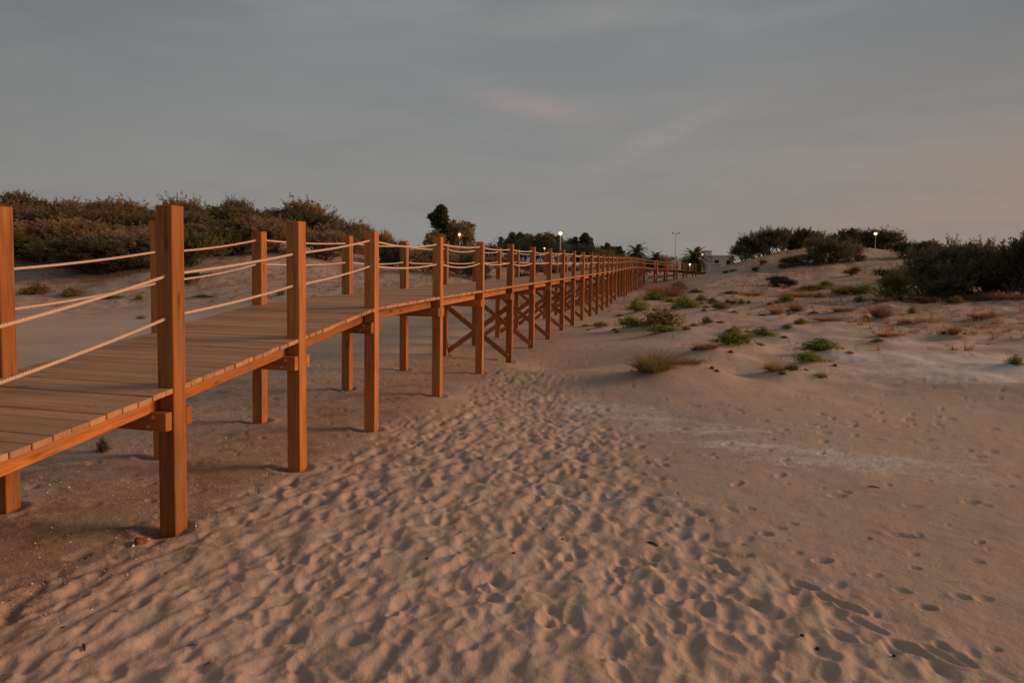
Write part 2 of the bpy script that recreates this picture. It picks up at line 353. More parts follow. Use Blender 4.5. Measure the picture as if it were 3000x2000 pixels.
# raster of footprints close to the camera
RX0, RX1, RY0, RY1, RD = -6.0, 12.0, 1.6, 19.0, .0125
gx = np.arange(RX0, RX1, RD); gy = np.arange(RY0, RY1, RD)
GX, GY = np.meshgrid(gx, gy)
def tramp(x, y):
    lb = np.interp(y, [2, 3.65, 4.5, 5.8, 7.3, 9, 11.5, 14], [-3.3, -2.85, -2.3, -1.85, -1.45, -1.05, -.5, .1])+.25*noise(y*.9, x*.3, 77)
    rb = np.interp(y, [2, 3.1, 4.4, 5.4, 8.4, 10.9, 14], [2.3, 1.9, 1.35, 1.1, .9, .7, .5])+.4*noise(x*1.1, y*1.1, 78)
    return smooth(-.25, .45, x-lb)*(1-smooth(-.5, .75, x-rb))*(1-smooth(10, 15, y))
TR = tramp(GX, GY)
ca, sa = math.cos(.36), math.sin(.36)
qa = GX*ca-GY*sa; qb = GX*sa+GY*ca
wx_ = fbm(GX*2.2, GY*2.2, 31, 3)*.11; wy_ = fbm(GX*2.2+9, GY*2.2, 32, 3)*.11
rid = noise((qa+wx_)/.088, (qb+wy_)/.22, 41); rid2 = noise((qa-wx_)/.062, (qb+wy_)/.11, 42)
FH = TR*(.0133*rid+.0105*rid2+.0155*fbm((GX+wx_)/.24, (GY+wy_)/.24, 43, 3)+.004*fbm(GX/.05, GY/.05, 45, 2))
FH += (1-TR)*(.0065*fbm((GX+wx_)/.13, (GY+wy_)/.09, 44, 4)+.006*fbm(GX/.5, GY/.35, 46, 3))
def stamp(x, y, a, bb, rot, depth, rim=.35, sharp=1.6):
    R = max(a, bb)*1.9; i0 = int((x-R-RX0)/RD); i1 = int((x+R-RX0)/RD)+1; j0 = int((y-R-RY0)/RD); j1 = int((y+R-RY0)/RD)+1
    i0 = max(i0, 0); j0 = max(j0, 0)
    if i1 <= i0 or j1 <= j0 or i0 >= len(gx) or j0 >= len(gy): return
    X = GX[j0:j1, i0:i1]-x; Y = GY[j0:j1, i0:i1]-y; c_, s_ = math.cos(rot), math.sin(rot)
    q = np.sqrt(((X*c_+Y*s_)/a)**2+((-X*s_+Y*c_)/bb)**2)
    FH[j0:j1, i0:i1] += -depth*np.exp(-q**(2*sharp))+rim*depth*np.exp(-((q-1.25)/.28)**2)
rs = random.Random(21)
def tr1(x, y): return float(tramp(np.array([x]), np.array([y]))[0])
k = 0
while k < 1500:                                              # old, softened prints of the beaten path
    x, y = rs.uniform(-3.2, 2.6), rs.uniform(2.2, 14)
    if rs.random() > tr1(x, y): continue
    k += 1; s = rs.uniform(.7, 1.35)
    stamp(x, y, .060*s, .034*s, math.pi/2-.36+rs.gauss(0, .5), rs.uniform(.006, .022)*min(s, 1.1), .18, rs.uniform(.8, 1.3))
for k in range(45):                                          # clearer shoe prints, heel and sole
    x, y = rs.uniform(-1.6, 2.4), rs.uniform(2.6, 9)
    if tr1(x, y) < .25: continue
    r_ = math.pi/2+rs.choice((0, math.pi))-rs.uniform(-.5, .9)
    stamp(x, y, .075, .040, r_, .017, .3, 1.6); stamp(x-math.cos(r_)*.115, y-math.sin(r_)*.115, .038, .03, r_, .018, .25, 1.6)
for px, py, w_, h_, r_ in ((1990, 1740, .10, .05, .3), (2130, 1885, .09, .055, -.7), (2190, 1760, .10, .05, -.6), (2360, 1710, .08, .033, -.9), (2490, 1775, .10, .032, -1.0),
                           (2545, 1830, .10, .032, -1.0), (2660, 1895, .10, .036, -1.05), (2765, 1920, .11, .036, -1.05), (2470, 1860, .08, .034, -.9), (1960, 1760, .07, .04, -.3),
                           (1850, 1645, .10, .045, -.6), (1885, 1640, .08, .045, -.5), (2245, 1560, .05, .03, 0), (2135, 1670, .06, .04, -.2), (2250, 1790, .08, .05, .2),
                           (2410, 1640, .07, .03, .2), (2715, 1775, .05, .03, -.2), (2650, 1565, .12, .03, -.2), (2420, 1745, .07, .03, -.9)):
    p = at(px, py, 1); kk = (EYE-.27)/(EYE-p.z); stamp(p.x*kk, kk, w_*.9, h_*1.05, r_, .028, .3, 1.4)
for k in range(900):                                         # scattered small prints on the firm sand
    x, y = rs.uniform(.4, 12), rs.uniform(2.8, 18)
    if tr1(x, y) > .6: continue
    s = rs.uniform(.4, 1.15); stamp(x, y, .045*s, .028*s, rs.uniform(-.9, .9), rs.uniform(.007, .02), .3, 1.4)
for t_ in range(16):                                         # trails
    x, y = rs.uniform(.8, 9), rs.uniform(4, 15); r_ = rs.uniform(-.5, .9)
    for k in range(rs.randint(5, 12)):
        sg = (-1)**k*.08
        stamp(x+math.cos(r_)*.5*k-math.sin(r_)*sg, y+math.sin(r_)*.5*k+math.cos(r_)*sg, .075, .035, r_+rs.gauss(0, .15), rs.uniform(.014, .022), .3, 2.0)
for k in range(300):
    x, y = rs.uniform(-5, -1), rs.uniform(2, 14); s = rs.uniform(.5, 1.3); stamp(x, y, .06*s, .04*s, rs.uniform(0, 3), rs.uniform(.006, .016), .3, 1.2)
for i in range(2, 8):                                        # scour hollow round the near post feet
    for q_ in (NP[i], FP[i]): stamp(q_[0]-.09, q_[1]+.05, .17, .13, 0, .05, .35, 1.2)
def footprint(x, y):
    fi = np.clip((x-RX0)/RD, 0, len(gx)-1.001); fj = np.clip((y-RY0)/RD, 0, len(gy)-1.001)
    i = fi.astype(int); j = fj.astype(int); a = fi-i; c_ = fj-j
    h = (FH[j, i]*(1-a)+FH[j, i+1]*a)*(1-c_)+(FH[j+1, i]*(1-a)+FH[j+1, i+1]*a)*c_
    ins = smooth(0, .4, x-RX0)*smooth(0, .4, RX1-x)*smooth(0, .2, y-RY0)*smooth(0, 2, RY1-y)
    return h*ins
def gh(x, y): return float(height(np.array([x]), np.array([y]))[0])
def ground_hit(px, py):
    a, b_, c_ = ray(px, py); t = 1.0; prev = t
    while t < 400:
        if EYE+c_*t < gh(a*t, b_*t):
            lo, hi = prev, t
            for _ in range(12):
                md = (lo+hi)/2
                if EYE+c_*md < gh(a*md, b_*md): hi = md
                else: lo = md
            return Vector((a*hi, b_*hi, EYE+c_*hi))
        prev = t; t *= 1.02
    return Vector((a*60, b_*60, gh(a*60, b_*60)))
# plants growing on the sand: (px, py of the foot, width px, height px, kind, label)
PLANTS = [
 (1763, 966, 46, 18, 'leafy', 'small dark green beach plant nearest the boardwalk posts'),
 (1847, 973, 70, 32, 'leafy', 'round green beach plant between the small plant by the posts and the big brownish patch'),
 (1948, 972, 118, 58, 'mixed', 'largest straggling green and brown beach plant climbing a hummock beside the boardwalk'),
 (2013, 911, 64, 42, 'leafy', 'upright pale green beach plant just beyond the large straggling one'),
 (1875, 922, 62, 42, 'leafy', 'dark green beach plant with a raised tip near the foot of the boardwalk'),
 (1967, 887, 34, 15, 'leafy', 'low flat green cushion plant beyond the upright pale green plant'),
 (2059, 881, 38, 18, 'leafy', 'rounded olive cushion plant beside a small brown one'),
 (2090, 888, 26, 16, 'mixed', 'small brown cushion plant touching the rounded olive one'),
 (2111, 914, 48, 22, 'leafy', 'low green beach plant alone on grey sand with dark litter beside it'),
 (2074, 953, 32, 20, 'mixed', 'sparse brownish beach plant standing alone on open sand'),
 (1948, 992, 106, 22, 'leafy', 'long low strip of green beach plant under the large straggling one'),
 (2153, 985, 34, 20, 'leafy', 'small green beach plant above the wide spreading one'),
 (2165, 1030, 104, 42, 'leafy', 'wide spreading green beach plant on a sand hummock in the open'),
 (2240, 1001, 70, 26, 'leafy', 'yellow-green sprawling beach plant behind the wide spreading one'),
 (2078, 1044, 70, 20, 'dry', 'withered reddish trailing plant at the edge of the wide spreading green one'),
 (2012, 1100, 120, 20, 'dry', 'reddish dry runners trailing from the tall grass clump'),
 (1922, 1118, 140, 64, 'grass', 'tall yellow-green grass clump on a bare sand mound'),
 (2415, 1049, 106, 38, 'leafy', 'dense dark green beach plant cushion, the upper of the touching pair'),
 (2380, 1083, 88, 34, 'leafy', 'green beach plant cushion, the lower of the touching pair'),
 (2275, 1110, 62, 34, 'grass', 'small yellow-green grass clump at the foot of the green cushions'),
 (2325, 1112, 44, 18, 'mixed', 'low olive runner plant between the small grass clump and a thin tuft'),
 (2411, 1120, 38, 18, 'grass', 'thin single grass tuft on smooth sand below the green cushions'),
 (2307, 891, 48, 22, 'leafy', 'dark leafy beach plant on pale shell sand near the dune foot'),
 (2174, 894, 20, 15, 'leafy', 'tiny upright dark plant beside reddish litter'),
 (2281, 931, 42, 22, 'dry', 'rusty dry grass tussock, paler and lower than its neighbour'),
 (2337, 922, 44, 24, 'dry', 'rusty dry grass tussock with upright stalks near the dark leafy plant'),
 (2591, 942, 66, 42, 'dry', 'large rusty red grass tussock in the middle of the plain'),
 (2801, 991, 34, 30, 'dry', 'solitary dry tussock casting a dark patch at the edge of the shell sand'),
 (2809, 893, 36, 18, 'mixed', 'small dark bush plant on flat sand before the big dark thicket'),
 (2676, 922, 22, 24, 'mixed', 'small upright dark plant standing alone on the plain'),
 (2310, 968, 30, 14, 'mixed', 'faint olive plant on shadowed sand beyond the green cushions'),
 (2350, 955, 34, 16, 'mixed', 'dim green plant on grey sand near the pale streak'),
 (2580, 1010, 34, 12, 'leafy', 'small flat green plant at the edge of the pale shell sand'),
 (2985, 1078, 40, 30, 'leafy', 'dark green plant at the edge of the frame on pale shell sand'),
 (1922, 880, 70, 30, 'leafy', 'dark green mat by the far bend of the boardwalk'),
 (1962, 872, 110, 46, 'dry', 'broad brown dry patch by the far bend of the boardwalk'),
 (1990, 850, 40, 28, 'mixed', 'brown-green patch just below the ramp at the end of the boardwalk'),
 (1995, 905, 30, 18, 'leafy', 'small green plant behind the upright pale green one'),
 (2426, 842, 46, 24, 'leafy', 'olive shrublet on the flat beyond the plain'),
 (2405, 872, 30, 16, 'mixed', 'low dim shrublet under the olive one'),
 (2550, 858, 64, 24, 'leafy', 'long olive shrublet beside the round bush of the dark thicket'),
 (2525, 884, 36, 20, 'leafy', 'yellow-green shrublet at the tip of the white shell streak'),
 (2470, 856, 60, 22, 'dry', 'wide rusty dry patch between two olive shrublets'),
 (2350, 872, 110, 16, 'dry', 'long rusty band of dry grass on the flat before the dune'),
 (2395, 852, 80, 18, 'mixed', 'olive and brown band of low plants beyond the long rusty band'),
 (2500, 866, 90, 22, 'mixed', 'broad brown-green patch joining the two olive shrublets'),
 (2590, 885, 60, 16, 'dry', 'rusty grass fringe at the foot of the rounded olive bush'),
 (2750, 886, 120, 22, 'dry', 'tall pinkish dry grass fringing the front of the dark thicket'),
 (2880, 884, 130, 24, 'dry', 'ochre dry grass fringe before the middle of the dark thicket'),
 (2980, 892, 90, 26, 'dry', 'ochre dry grass fringe running out of the frame'),
 (2480, 925, 70, 12, 'dry', 'flat rusty litter patch on the plain above the shell sand'),
 (2440, 955, 90, 14, 'dry', 'dark red-brown litter heap on grey sand'),
 (2700, 960, 110, 14, 'dry', 'dark twiggy litter line across the plain'),
 (2620, 1000, 80, 10, 'dry', 'low brown litter just above the pale shell sand'),
 (2900, 945, 90, 16, 'dry', 'pale rusty grass patch beyond the solitary tussock'),
 (2210, 868, 60, 12, 'dry', 'small rusty strip on the flat near the tiny upright dark plant'),
 (2150, 862, 46, 10, 'mixed', 'thin olive strip on the flat below the dune toe'),
 (2040, 858, 40, 12, 'mixed', 'low olive strip beside the broad brown dry patch'),
 (408, 935, 26, 16, 'grass', 'lone grass tuft on flat grey sand beyond the deck'),
 (95, 862, 60, 34, 'mixed', 'brownish plant by the far rope post on the rough sand'),
 (200, 872, 60, 30, 'mixed', 'straggly yellow-brown plant on rough sand behind the lower rope'),
 (300, 880, 80, 14, 'leafy', 'low green strip of plants on the rim of the flat grey sand'),
 (403, 878, 22, 16, 'leafy', 'small rounded plant on the rim of the flat sand beside the tall near post'),
 (590, 873, 50, 8, 'leafy', 'dark creeping plant on the sand between the two nearest post pairs'),
 (822, 866, 20, 22, 'leafy', 'pale little plant beside the second near post'),
 (300, 1322, 60, 40, 'sprig', 'thin sprig hanging in the shade below the deck'),
]
rq = random.Random(31)
for q in [q for q in PLANTS if q[4] in ('leafy', 'mixed', 'dry') and q[0] > 1500][:26]:
    for k_ in range(2):
        sx_ = q[0]+rq.choice((-1, 1))*(q[2]*.5+rq.uniform(4, 30)); sy_ = q[1]+rq.uniform(-9, 8)
        PLANTS.append((sx_, sy_, rq.uniform(9, 24), rq.uniform(5, 12), rq.choice(('leafy', 'mixed', 'mixed', 'dry')), None))
PL = []
for q in PLANTS:
    p = ground_hit(q[0], q[1]); PL.append((p, q))
for p, q in PL:
    w = q[2]*p.y/FPX
    if q[1] > 890 and q[0] > 1500: MOUNDS.append((p.x+.1*w, p.y+.25*w, max(.35, w*.75), min(.16, .16*w+.02)))
# mesh: fine where the camera looks, coarse elsewhere; one sheet to the horizon
rr = [.05, .4, .8, 1.2, 1.6, 2.0, 2.3, 2.5]
while rr[-1] < 3000:
    r = rr[-1]; st = min(r*r*.00078, r*.0112) if r < 110 else r*.06
    rr.append(r+max(st, .002))
rr = np.array(rr); fineA = np.radians(np.linspace(-43, 43, 980)); coarse = np.radians(np.concatenate([np.linspace(43, 317, 90)[1:-1]]))
aa = np.concatenate([fineA, coarse]); na, nr = len(aa), len(rr)
AA, RR = np.meshgrid(aa, rr); X = (RR*np.sin(AA)).ravel(); Y = (RR*np.cos(AA)).ravel()
Z = height(X, Y)+footprint(X, Y)
idx = np.arange(na*nr).reshape(nr, na); nx = np.roll(idx, -1, axis=1)
F = np.stack([idx[:-1], nx[:-1], nx[1:], idx[1:]], -1).reshape(-1, 4)[:, ::-1]
me = mesh_np('sand_ground', np.stack([X, Y, Z], -1), F, True)
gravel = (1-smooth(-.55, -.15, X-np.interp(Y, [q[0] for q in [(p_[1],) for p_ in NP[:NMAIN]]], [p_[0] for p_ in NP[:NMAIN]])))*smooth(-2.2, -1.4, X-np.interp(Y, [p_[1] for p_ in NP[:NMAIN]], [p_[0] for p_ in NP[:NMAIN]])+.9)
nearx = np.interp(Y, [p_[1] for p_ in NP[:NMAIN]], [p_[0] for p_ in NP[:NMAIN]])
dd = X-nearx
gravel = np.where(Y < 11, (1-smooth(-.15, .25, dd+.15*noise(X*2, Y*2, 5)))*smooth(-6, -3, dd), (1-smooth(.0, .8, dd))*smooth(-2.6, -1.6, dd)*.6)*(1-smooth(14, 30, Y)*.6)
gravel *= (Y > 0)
shell = np.zeros_like(X)
def blob(px, py, wx, wy, rot, amt):
    global shell
    p = ground_hit(px, py); c_, s_ = math.cos(rot), math.sin(rot); u = (X-p.x)*c_+(Y-p.y)*s_; v = -(X-p.x)*s_+(Y-p.y)*c_
    shell = np.maximum(shell, amt*np.exp(-(u/wx)**2-(v/wy)**2))
for a_ in ((1620, 1165, 1.0, .35, -.3, .7), (1760, 1190, 1.1, .35, -.35, .75), (1900, 1225, 1.0, .32, -.4, .75), (2050, 1262, .9, .3, -.4, .75), (2200, 1302, .9, .32, -.4, .85), (2750, 1395, .9, .3, -.3, .8), (2350, 1010, 2.5, .5, 0, .8), (2800, 1045, 3.5, .8, -.1, 1.1), (2980, 1085, 3.0, .9, -.1, 1.2), (2700, 1090, 2.0, .4, -.1, .8), (2100, 985, 1.5, .4, 0, .7), (2050, 870, 2.5, .5, 0, .7), (1800, 1200, 1.5, .5, -.35, .7), (2050, 1250, 1.3, .4, -.3, .7), (2450, 1345, 1.3, .6, -.3, .8), (2640, 1352, 1.0, .45, -.2, .75), (1680, 1440, .9, .35, -.2, .55), (2000, 1480, .8, .3, -.2, .45), (2300, 1320, .7, .35, -.2, .8), (1560, 1150, 1.0, .5, 0, .5),
           (2900, 1060, 3.8, 1.3, -.2, 1.25), (2990, 1100, 2.5, 1.0, -.1, 1.3), (2650, 1010, 3.0, .9, -.1, .9), (2350, 975, 2.2, .5, -.1, .85), (2250, 925, 1.2, .4, 0, .8), (2420, 940, 1.5, .5, 0, .8),
           (2480, 885, 3.0, .6, 0, 1.), (2330, 880, 2.4, .45, 0, .85), (2580, 893, 2.5, .6, 0, .9), (2930, 902, 2.6, .8, 0, .9), (2130, 830, 3.0, .8, 0, 1.), (2200, 829, 2.5, .6, 0, .9),
           (2570, 768, 4.5, 2.2, 0, 1.), (2450, 775, 3.5, 1.2, 0, .8), (1080, 805, 3, .6, 0, 1.), (1190, 800, 2, .6, 0, .9), (1650, 1480, .5, .25, 0, .5), (1400, 1330, .8, .4, 0, .4),
           (1480, 760, 4, 2, 0, .9), (1000, 806, 1.5, .5, 0, .8)): blob(*a_)
side = smooth(1.0, 4, X-.29*Y+1.0)
R_ = np.hypot(X, Y)
litter = np.clip(side*smooth(14, 26, R_)*smooth(-.45, .25, fbm(X/5, Y/5, 61, 3)+.15*(X > 12))+(1-side)*smooth(29, 34, R_)*1.0, 0, 1)*(Y > 0)
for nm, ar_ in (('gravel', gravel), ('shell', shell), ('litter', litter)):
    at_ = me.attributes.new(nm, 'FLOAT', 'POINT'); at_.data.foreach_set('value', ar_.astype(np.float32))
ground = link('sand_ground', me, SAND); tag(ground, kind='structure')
# ------------------------------------------------------------------ timber pieces
def bevel_box(lx, ly, lz, bev):
    bm = bmesh.new(); bmesh.ops.create_cube(bm, size=1)
    for v in bm.verts: v.co = Vector((v.co.x*lx, v.co.y*ly, v.co.z*lz))
    if bev: bmesh.ops.bevel(bm, geom=list(bm.edges), offset=bev, segments=1, affect='EDGES')
    me = bpy.data.meshes.new('timber'); bm.to_mesh(me); bm.free(); return me
MW = [None]
def timber(name, p, q, w, h, m_, parent, bev=.004, up=Vector((0, 0, 1)), twist=0):
    """a bar from p to q, long axis = local X, width w (sideways), height h (up)"""
    p, q = Vector(p), Vector(q); d_ = q-p; ln = d_.length; x = d_.normalized()
    if abs(x.dot(up)) > .95: up = Vector((0, 1, 0))
    y = up.cross(x).normalized(); z = x.cross(y)
    mw = Matrix((x, y, z)).transposed().to_4x4(); mw.translation = (p+q)/2
    if twist: mw = mw @ Matrix.Rotation(twist, 4, 'X')
    MW[0] = mw.copy()
    me = bevel_box(ln, w, h, bev); o = link(name, me, m_, parent)
    o.matrix_local = parent.matrix_world.inverted() @ mw if parent else mw
    return o
WALK = empty('boardwalk', (0, 0, 0))
tag(WALK, 'long raised wooden boardwalk with square posts and rope rails crossing the sand', 'boardwalk')
PW = .13; DK = EYE-.529
def deckz(i):
    if i < 5: return DK-(.65, .49, .335, .179, .015)[i]
    if i < NMAIN: return DK+.08*math.exp(-((i-24)/4)**2)-.05*max(0, (i-26)/5)
    return DK-.06-.075*(i-NMAIN+1)
def dirn(i):
    a = Vector(NP[max(i-1, 0)]); c_ = Vector(NP[min(i+1, len(NP)-1)])
    if i >= NMAIN: a = Vector(NP[i-1]); c_ = Vector(NP[min(i+1, len(NP)-1)])
    return (c_-a).normalized()
ND, FD, DIR, LAT = [], [], [], []
for i in range(len(NP)):
    nr_ = Vector(NP[i]); fr_ = Vector(FP[i]); lat = (nr_-fr_).normalized()
    fwd = Vector((-lat.y, lat.x))
    if fwd.dot(dirn(i)) < 0: fwd = -fwd
    DIR.append(fwd); LAT.append(lat)
    ND.append(nr_-lat*PW/2+fwd*PW/2); FD.append(fr_-lat*PW/2+fwd*PW/2)   # post centres
NSEG = len(NP)
rp = random.Random(8)
for i in range(NSEG):
    z = deckz(i)
    for s, c_ in ((1, ND[i]), (-1, FD[i])):
        g0 = gh(c_.x, c_.y)-.25; ht = .847+(DK-z if i < 5 else 0)+(.0, .015, .015, 0, -.035, -.012, -.012)[min(i, 6)]*(1 if i < 7 else 0)+rp.uniform(-.008, .01)
        lean = Vector((rp.gauss(0, .004), rp.gauss(0, .004)))
        bot = Vector((c_.x, c_.y, g0)); top = Vector((c_.x+lean.x, c_.y+lean.y, z+ht))
        L_ = top.z-bot.z; me = bevel_box(L_, PW-.006, PW-.012, .005 if i < 12 else .004)
        x = (top-bot).normalized(); y = Vector((LAT[i].x, LAT[i].y, 0)); y = (y-x*y.dot(x)).normalized(); zz = x.cross(y)
        mw = Matrix((x, y, zz)).transposed().to_4x4(); mw.translation = (top+bot)/2
        o = link('post', me, W_POST, WALK); o.matrix_local = mw @ Matrix.Rotation(rp.gauss(0, .012), 4, 'X')
        o['group'] = 'boardwalk posts'
    # clamping cross beams on both faces of the post pair
    for s in (-1, 1):
        if i == 0 and s < 0: continue
        off = DIR[i]*(PW/2+.031)*s
        a = FD[i]+off-LAT[i]*(.065); c_ = ND[i]+off+LAT[i]*(.055)
        zb = z-.036-.122-.061
        cb = timber('cross_beam', (a.x, a.y, zb), (c_.x, c_.y, zb), .058, .122, W_BEAM, WALK); cbm = MW[0]
        if i < 10:
            for (e, sg) in ((c_-LAT[i]*.11, 1), (a+LAT[i]*.11, -1)):
                for dz_, dl in ((.03, .02), (-.03, -.02)):
                    bm = bmesh.new(); bmesh.ops.create_cone(bm, cap_ends=True, segments=10, radius1=.012, radius2=.010, depth=.014)
                    bb = bpy.data.meshes.new('bolt'); bm.to_mesh(bb); bm.free()
                    bo = link('bolt', bb, BOLT, cb)
                    pos = Vector((e.x, e.y, zb+dz_))+Vector((LAT[i].x, LAT[i].y, 0))*dl+Vector((DIR[i].x, DIR[i].y, 0))*s*.034
                    mw = Vector((DIR[i].x*s, DIR[i].y*s, 0)).to_track_quat('Z', 'Y').to_matrix().to_4x4(); mw.translation = pos
                    bo.matrix_local = cbm.inverted() @ mw
    # crossed braces between the posts of a pair
    if 7 <= i < NSEG-3:
        zt = z-.40; gn = gh(ND[i].x, ND[i].y)+.10
        for k, (p_, q_) in enumerate(((FD[i], ND[i]), (ND[i], FD[i]))):
            off = DIR[i]*(-1 if k == 0 else 1)*(PW/2+.022)
            timber('brace', (p_.x+off.x, p_.y+off.y, zt), (q_.x+off.x, q_.y+off.y, gn), .034, .10, W_BEAM, WALK)
# stringers: just inside the posts, one per bay and side, with a third in the middle
for i in range(NSEG-1):
    z0, z1 = deckz(i)-.036-.061, deckz(i+1)-.036-.061
    for (P_, sg) in ((ND, -1), (FD, 1)):
        a = P_[i]+LAT[i]*sg*(PW/2+.036); c_ = P_[i+1]+LAT[i+1]*sg*(PW/2+.036)
        e = (c_-a).normalized()*.004
        timber('stringer', (a.x+e.x, a.y+e.y, z0), (c_.x-e.x, c_.y-e.y, z1), .068, .12, W_BEAM, WALK)
# deck boards
boards = []
for i in range(NSEG-1):
    a0, a1 = ND[i]+LAT[i]*(PW/2-.008), ND[i+1]+LAT[i+1]*(PW/2-.008)
    b0, b1 = FD[i]-LAT[i]*(PW/2-.008), FD[i+1]-LAT[i+1]*(PW/2-.008)
    ln = ((a1-a0).length+(b1-b0).length)/2; nb_ = max(6, round(ln/.122)); z0, z1 = deckz(i), deckz(i+1)
    for k in range(nb_):
        t0, t1 = k/nb_, (k+1)/nb_; g_ = .0045/ln/2
        w_ = rp.uniform(.4, 1.8)*g_; t0 += w_; t1 -= w_
        z = z0+(z1-z0)*(t0+t1)/2+rp.gauss(0, .0012)
        e0, e1 = LAT[i]*rp.gauss(0, .004), LAT[i]*rp.gauss(0, .004)
        dz_ = rp.gauss(0, .0012); za, zb_ = z0+(z1-z0)*t0+dz_, z0+(z1-z0)*t1+dz_
        boards.append((i, [a0.lerp(a1, t0)+e0, a0.lerp(a1, t1)+e0, b0.lerp(b1, t1)-e1, b0.lerp(b1, t0)-e1], (za, zb_, zb_, za)))
def board_mesh(qs, zs, org, xa, bev):
    bm = bmesh.new(); ya = Vector((-xa.y, xa.x))
    vt = []
    for dn in (.035, 0):
        for q_, z_ in zip(qs, zs):
            zz = z_-dn-org.z
            d_ = q_-Vector((org.x, org.y)); vt.append(bm.verts.new((d_.dot(xa), d_.dot(ya), zz)))
    bm.faces.new(vt[4:8]); bm.faces.new(vt[3::-1])
    for a in range(4): bm.faces.new((vt[a], vt[(a+1) % 4], vt[4+(a+1) % 4], vt[4+a]))
    bmesh.ops.recalc_face_normals(bm, faces=bm.faces)
    if bev: bmesh.ops.bevel(bm, geom=list(bm.edges), offset=bev, segments=1, affect='EDGES')
    return bm
vis = [bd for bd in boards if bd[0] >= 1][:100]; rest = [bd for bd in boards if not any(bd is v for v in vis)]
for (i, qs, z) in vis:
    cen = sum(qs, Vector((0, 0)))/4; org = Vector((cen.x, cen.y, (z[0]+z[1])/2-.017)); xa = (qs[0]+qs[1]-qs[2]-qs[3]).normalized()
    bm = board_mesh(qs, z, org, xa, .003); me = bpy.data.meshes.new('deck_board'); bm.to_mesh(me); bm.free()
    o = link('deck_board', me, W_BOARD, WALK); ya = Vector((-xa.y, xa.x))
    o.matrix_local = Matrix(((xa.x, ya.x, 0, org.x), (xa.y, ya.y, 0, org.y), (0, 0, 1, org.z), (0, 0, 0, 1)))
allbm = bmesh.new()
for (i, qs, z) in rest:
    bm = board_mesh(qs, z, Vector((0, 0, 0)), Vector((1, 0)), 0); tmp = bpy.data.meshes.new('t'); bm.to_mesh(tmp); bm.free(); allbm.from_mesh(tmp); bpy.data.meshes.remove(tmp)
me = bpy.data.meshes.new('deck_boards'); allbm.to_mesh(me); allbm.free()
o = link('deck_board', me, W_BOARD, WALK); o['kind'] = 'stuff'; o['label'] = 'the many boards of the far deck'
# ropes
def rope_curve(p, q, sag, nseg):
    t = np.linspace(0, 1, nseg+1)[:, None]; P_ = np.array(p)*(1-t)+np.array(q)*t; P_[:, 2] -= (sag*4*t*(1-t))[:, 0]; return P_
def tube(path, rad, sides, phase=0, off=0, pitch=1):
    n_ = len(path); T = np.gradient(path, axis=0); T /= np.linalg.norm(T, axis=1)[:, None]
    s = np.cross(T, [0, 0, 1.]); s /= np.linalg.norm(s, axis=1)[:, None]; u_ = np.cross(s, T)
    dist = np.concatenate([[0], np.cumsum(np.linalg.norm(np.diff(path, axis=0), axis=1))])
    th = phase+dist/pitch*2*math.pi; ctr = path+off*(np.cos(th)[:, None]*s+np.sin(th)[:, None]*u_)
    an = np.linspace(0, 2*math.pi, sides, endpoint=False)
    V = ctr[:, None]+rad*(np.cos(an)[None, :, None]*s[:, None]+np.sin(an)[None, :, None]*u_[:, None])
    ix = np.arange(n_*sides).reshape(n_, sides); nx_ = np.roll(ix, -1, 1)
    return V.reshape(-1, 3), np.stack([ix[:-1], nx_[:-1], nx_[1:], ix[1:]], -1).reshape(-1, 4)
SAG = {(1, 'n', 0): .015, (1, 'n', 1): .015, (2, 'n', 0): .012, (2, 'n', 1): .015, (3, 'n', 0): .016, (3, 'n', 1): .016, (4, 'n', 0): .055, (4, 'n', 1): .04, (5, 'n', 0): .03, (5, 'n', 1): .07, (1, 'f', 0): .02, (2, 'f', 0): .015, (2, 'f', 1): .02}
rest_v, rest_f, nv_, cnt = [], [], 0, 0
for i in range(NSEG-1):
    for sd_, P_ in (('n', ND), ('f', FD)):
        for lv, hh in enumerate((.742, .463)):
            z0, z1 = deckz(i)+hh, deckz(i+1)+hh; sag = SAG.get((i, sd_, lv), rp.uniform(.02, .055))
            if sd_ == 'n': z0 -= (.25, .14)[i] if i < 2 else 0; z1 -= .14 if i == 0 else 0
            h0 = rp.uniform(-.006, .006)
            if i < 7:
                path = rope_curve((P_[i].x, P_[i].y, z0+h0), (P_[i+1].x, P_[i+1].y, z1+h0), sag, 170)
                VV, FF, o_ = [], [], 0
                for k in range(3):
                    v_, f_ = tube(path, 0.0064, 7, k*2*math.pi/3, .0054, .048); VV.append(v_); FF.append(f_+o_); o_ += len(v_)
                v_, f_ = np.concatenate(VV), np.concatenate(FF)
            else:
                v_, f_ = tube(rope_curve((P_[i].x, P_[i].y, z0+h0), (P_[i+1].x, P_[i+1].y, z1+h0), sag, 12), .0118, 6)
            if cnt < 100:
                link('rope', mesh_np('rope', v_, f_, True), ROPE, WALK); cnt += 1
            else: rest_v.append(v_); rest_f.append(f_+nv_); nv_ += len(v_)
o = link('rope', mesh_np('rope', np.concatenate(rest_v), np.concatenate(rest_f), True), ROPE, WALK); o['kind'] = 'stuff'
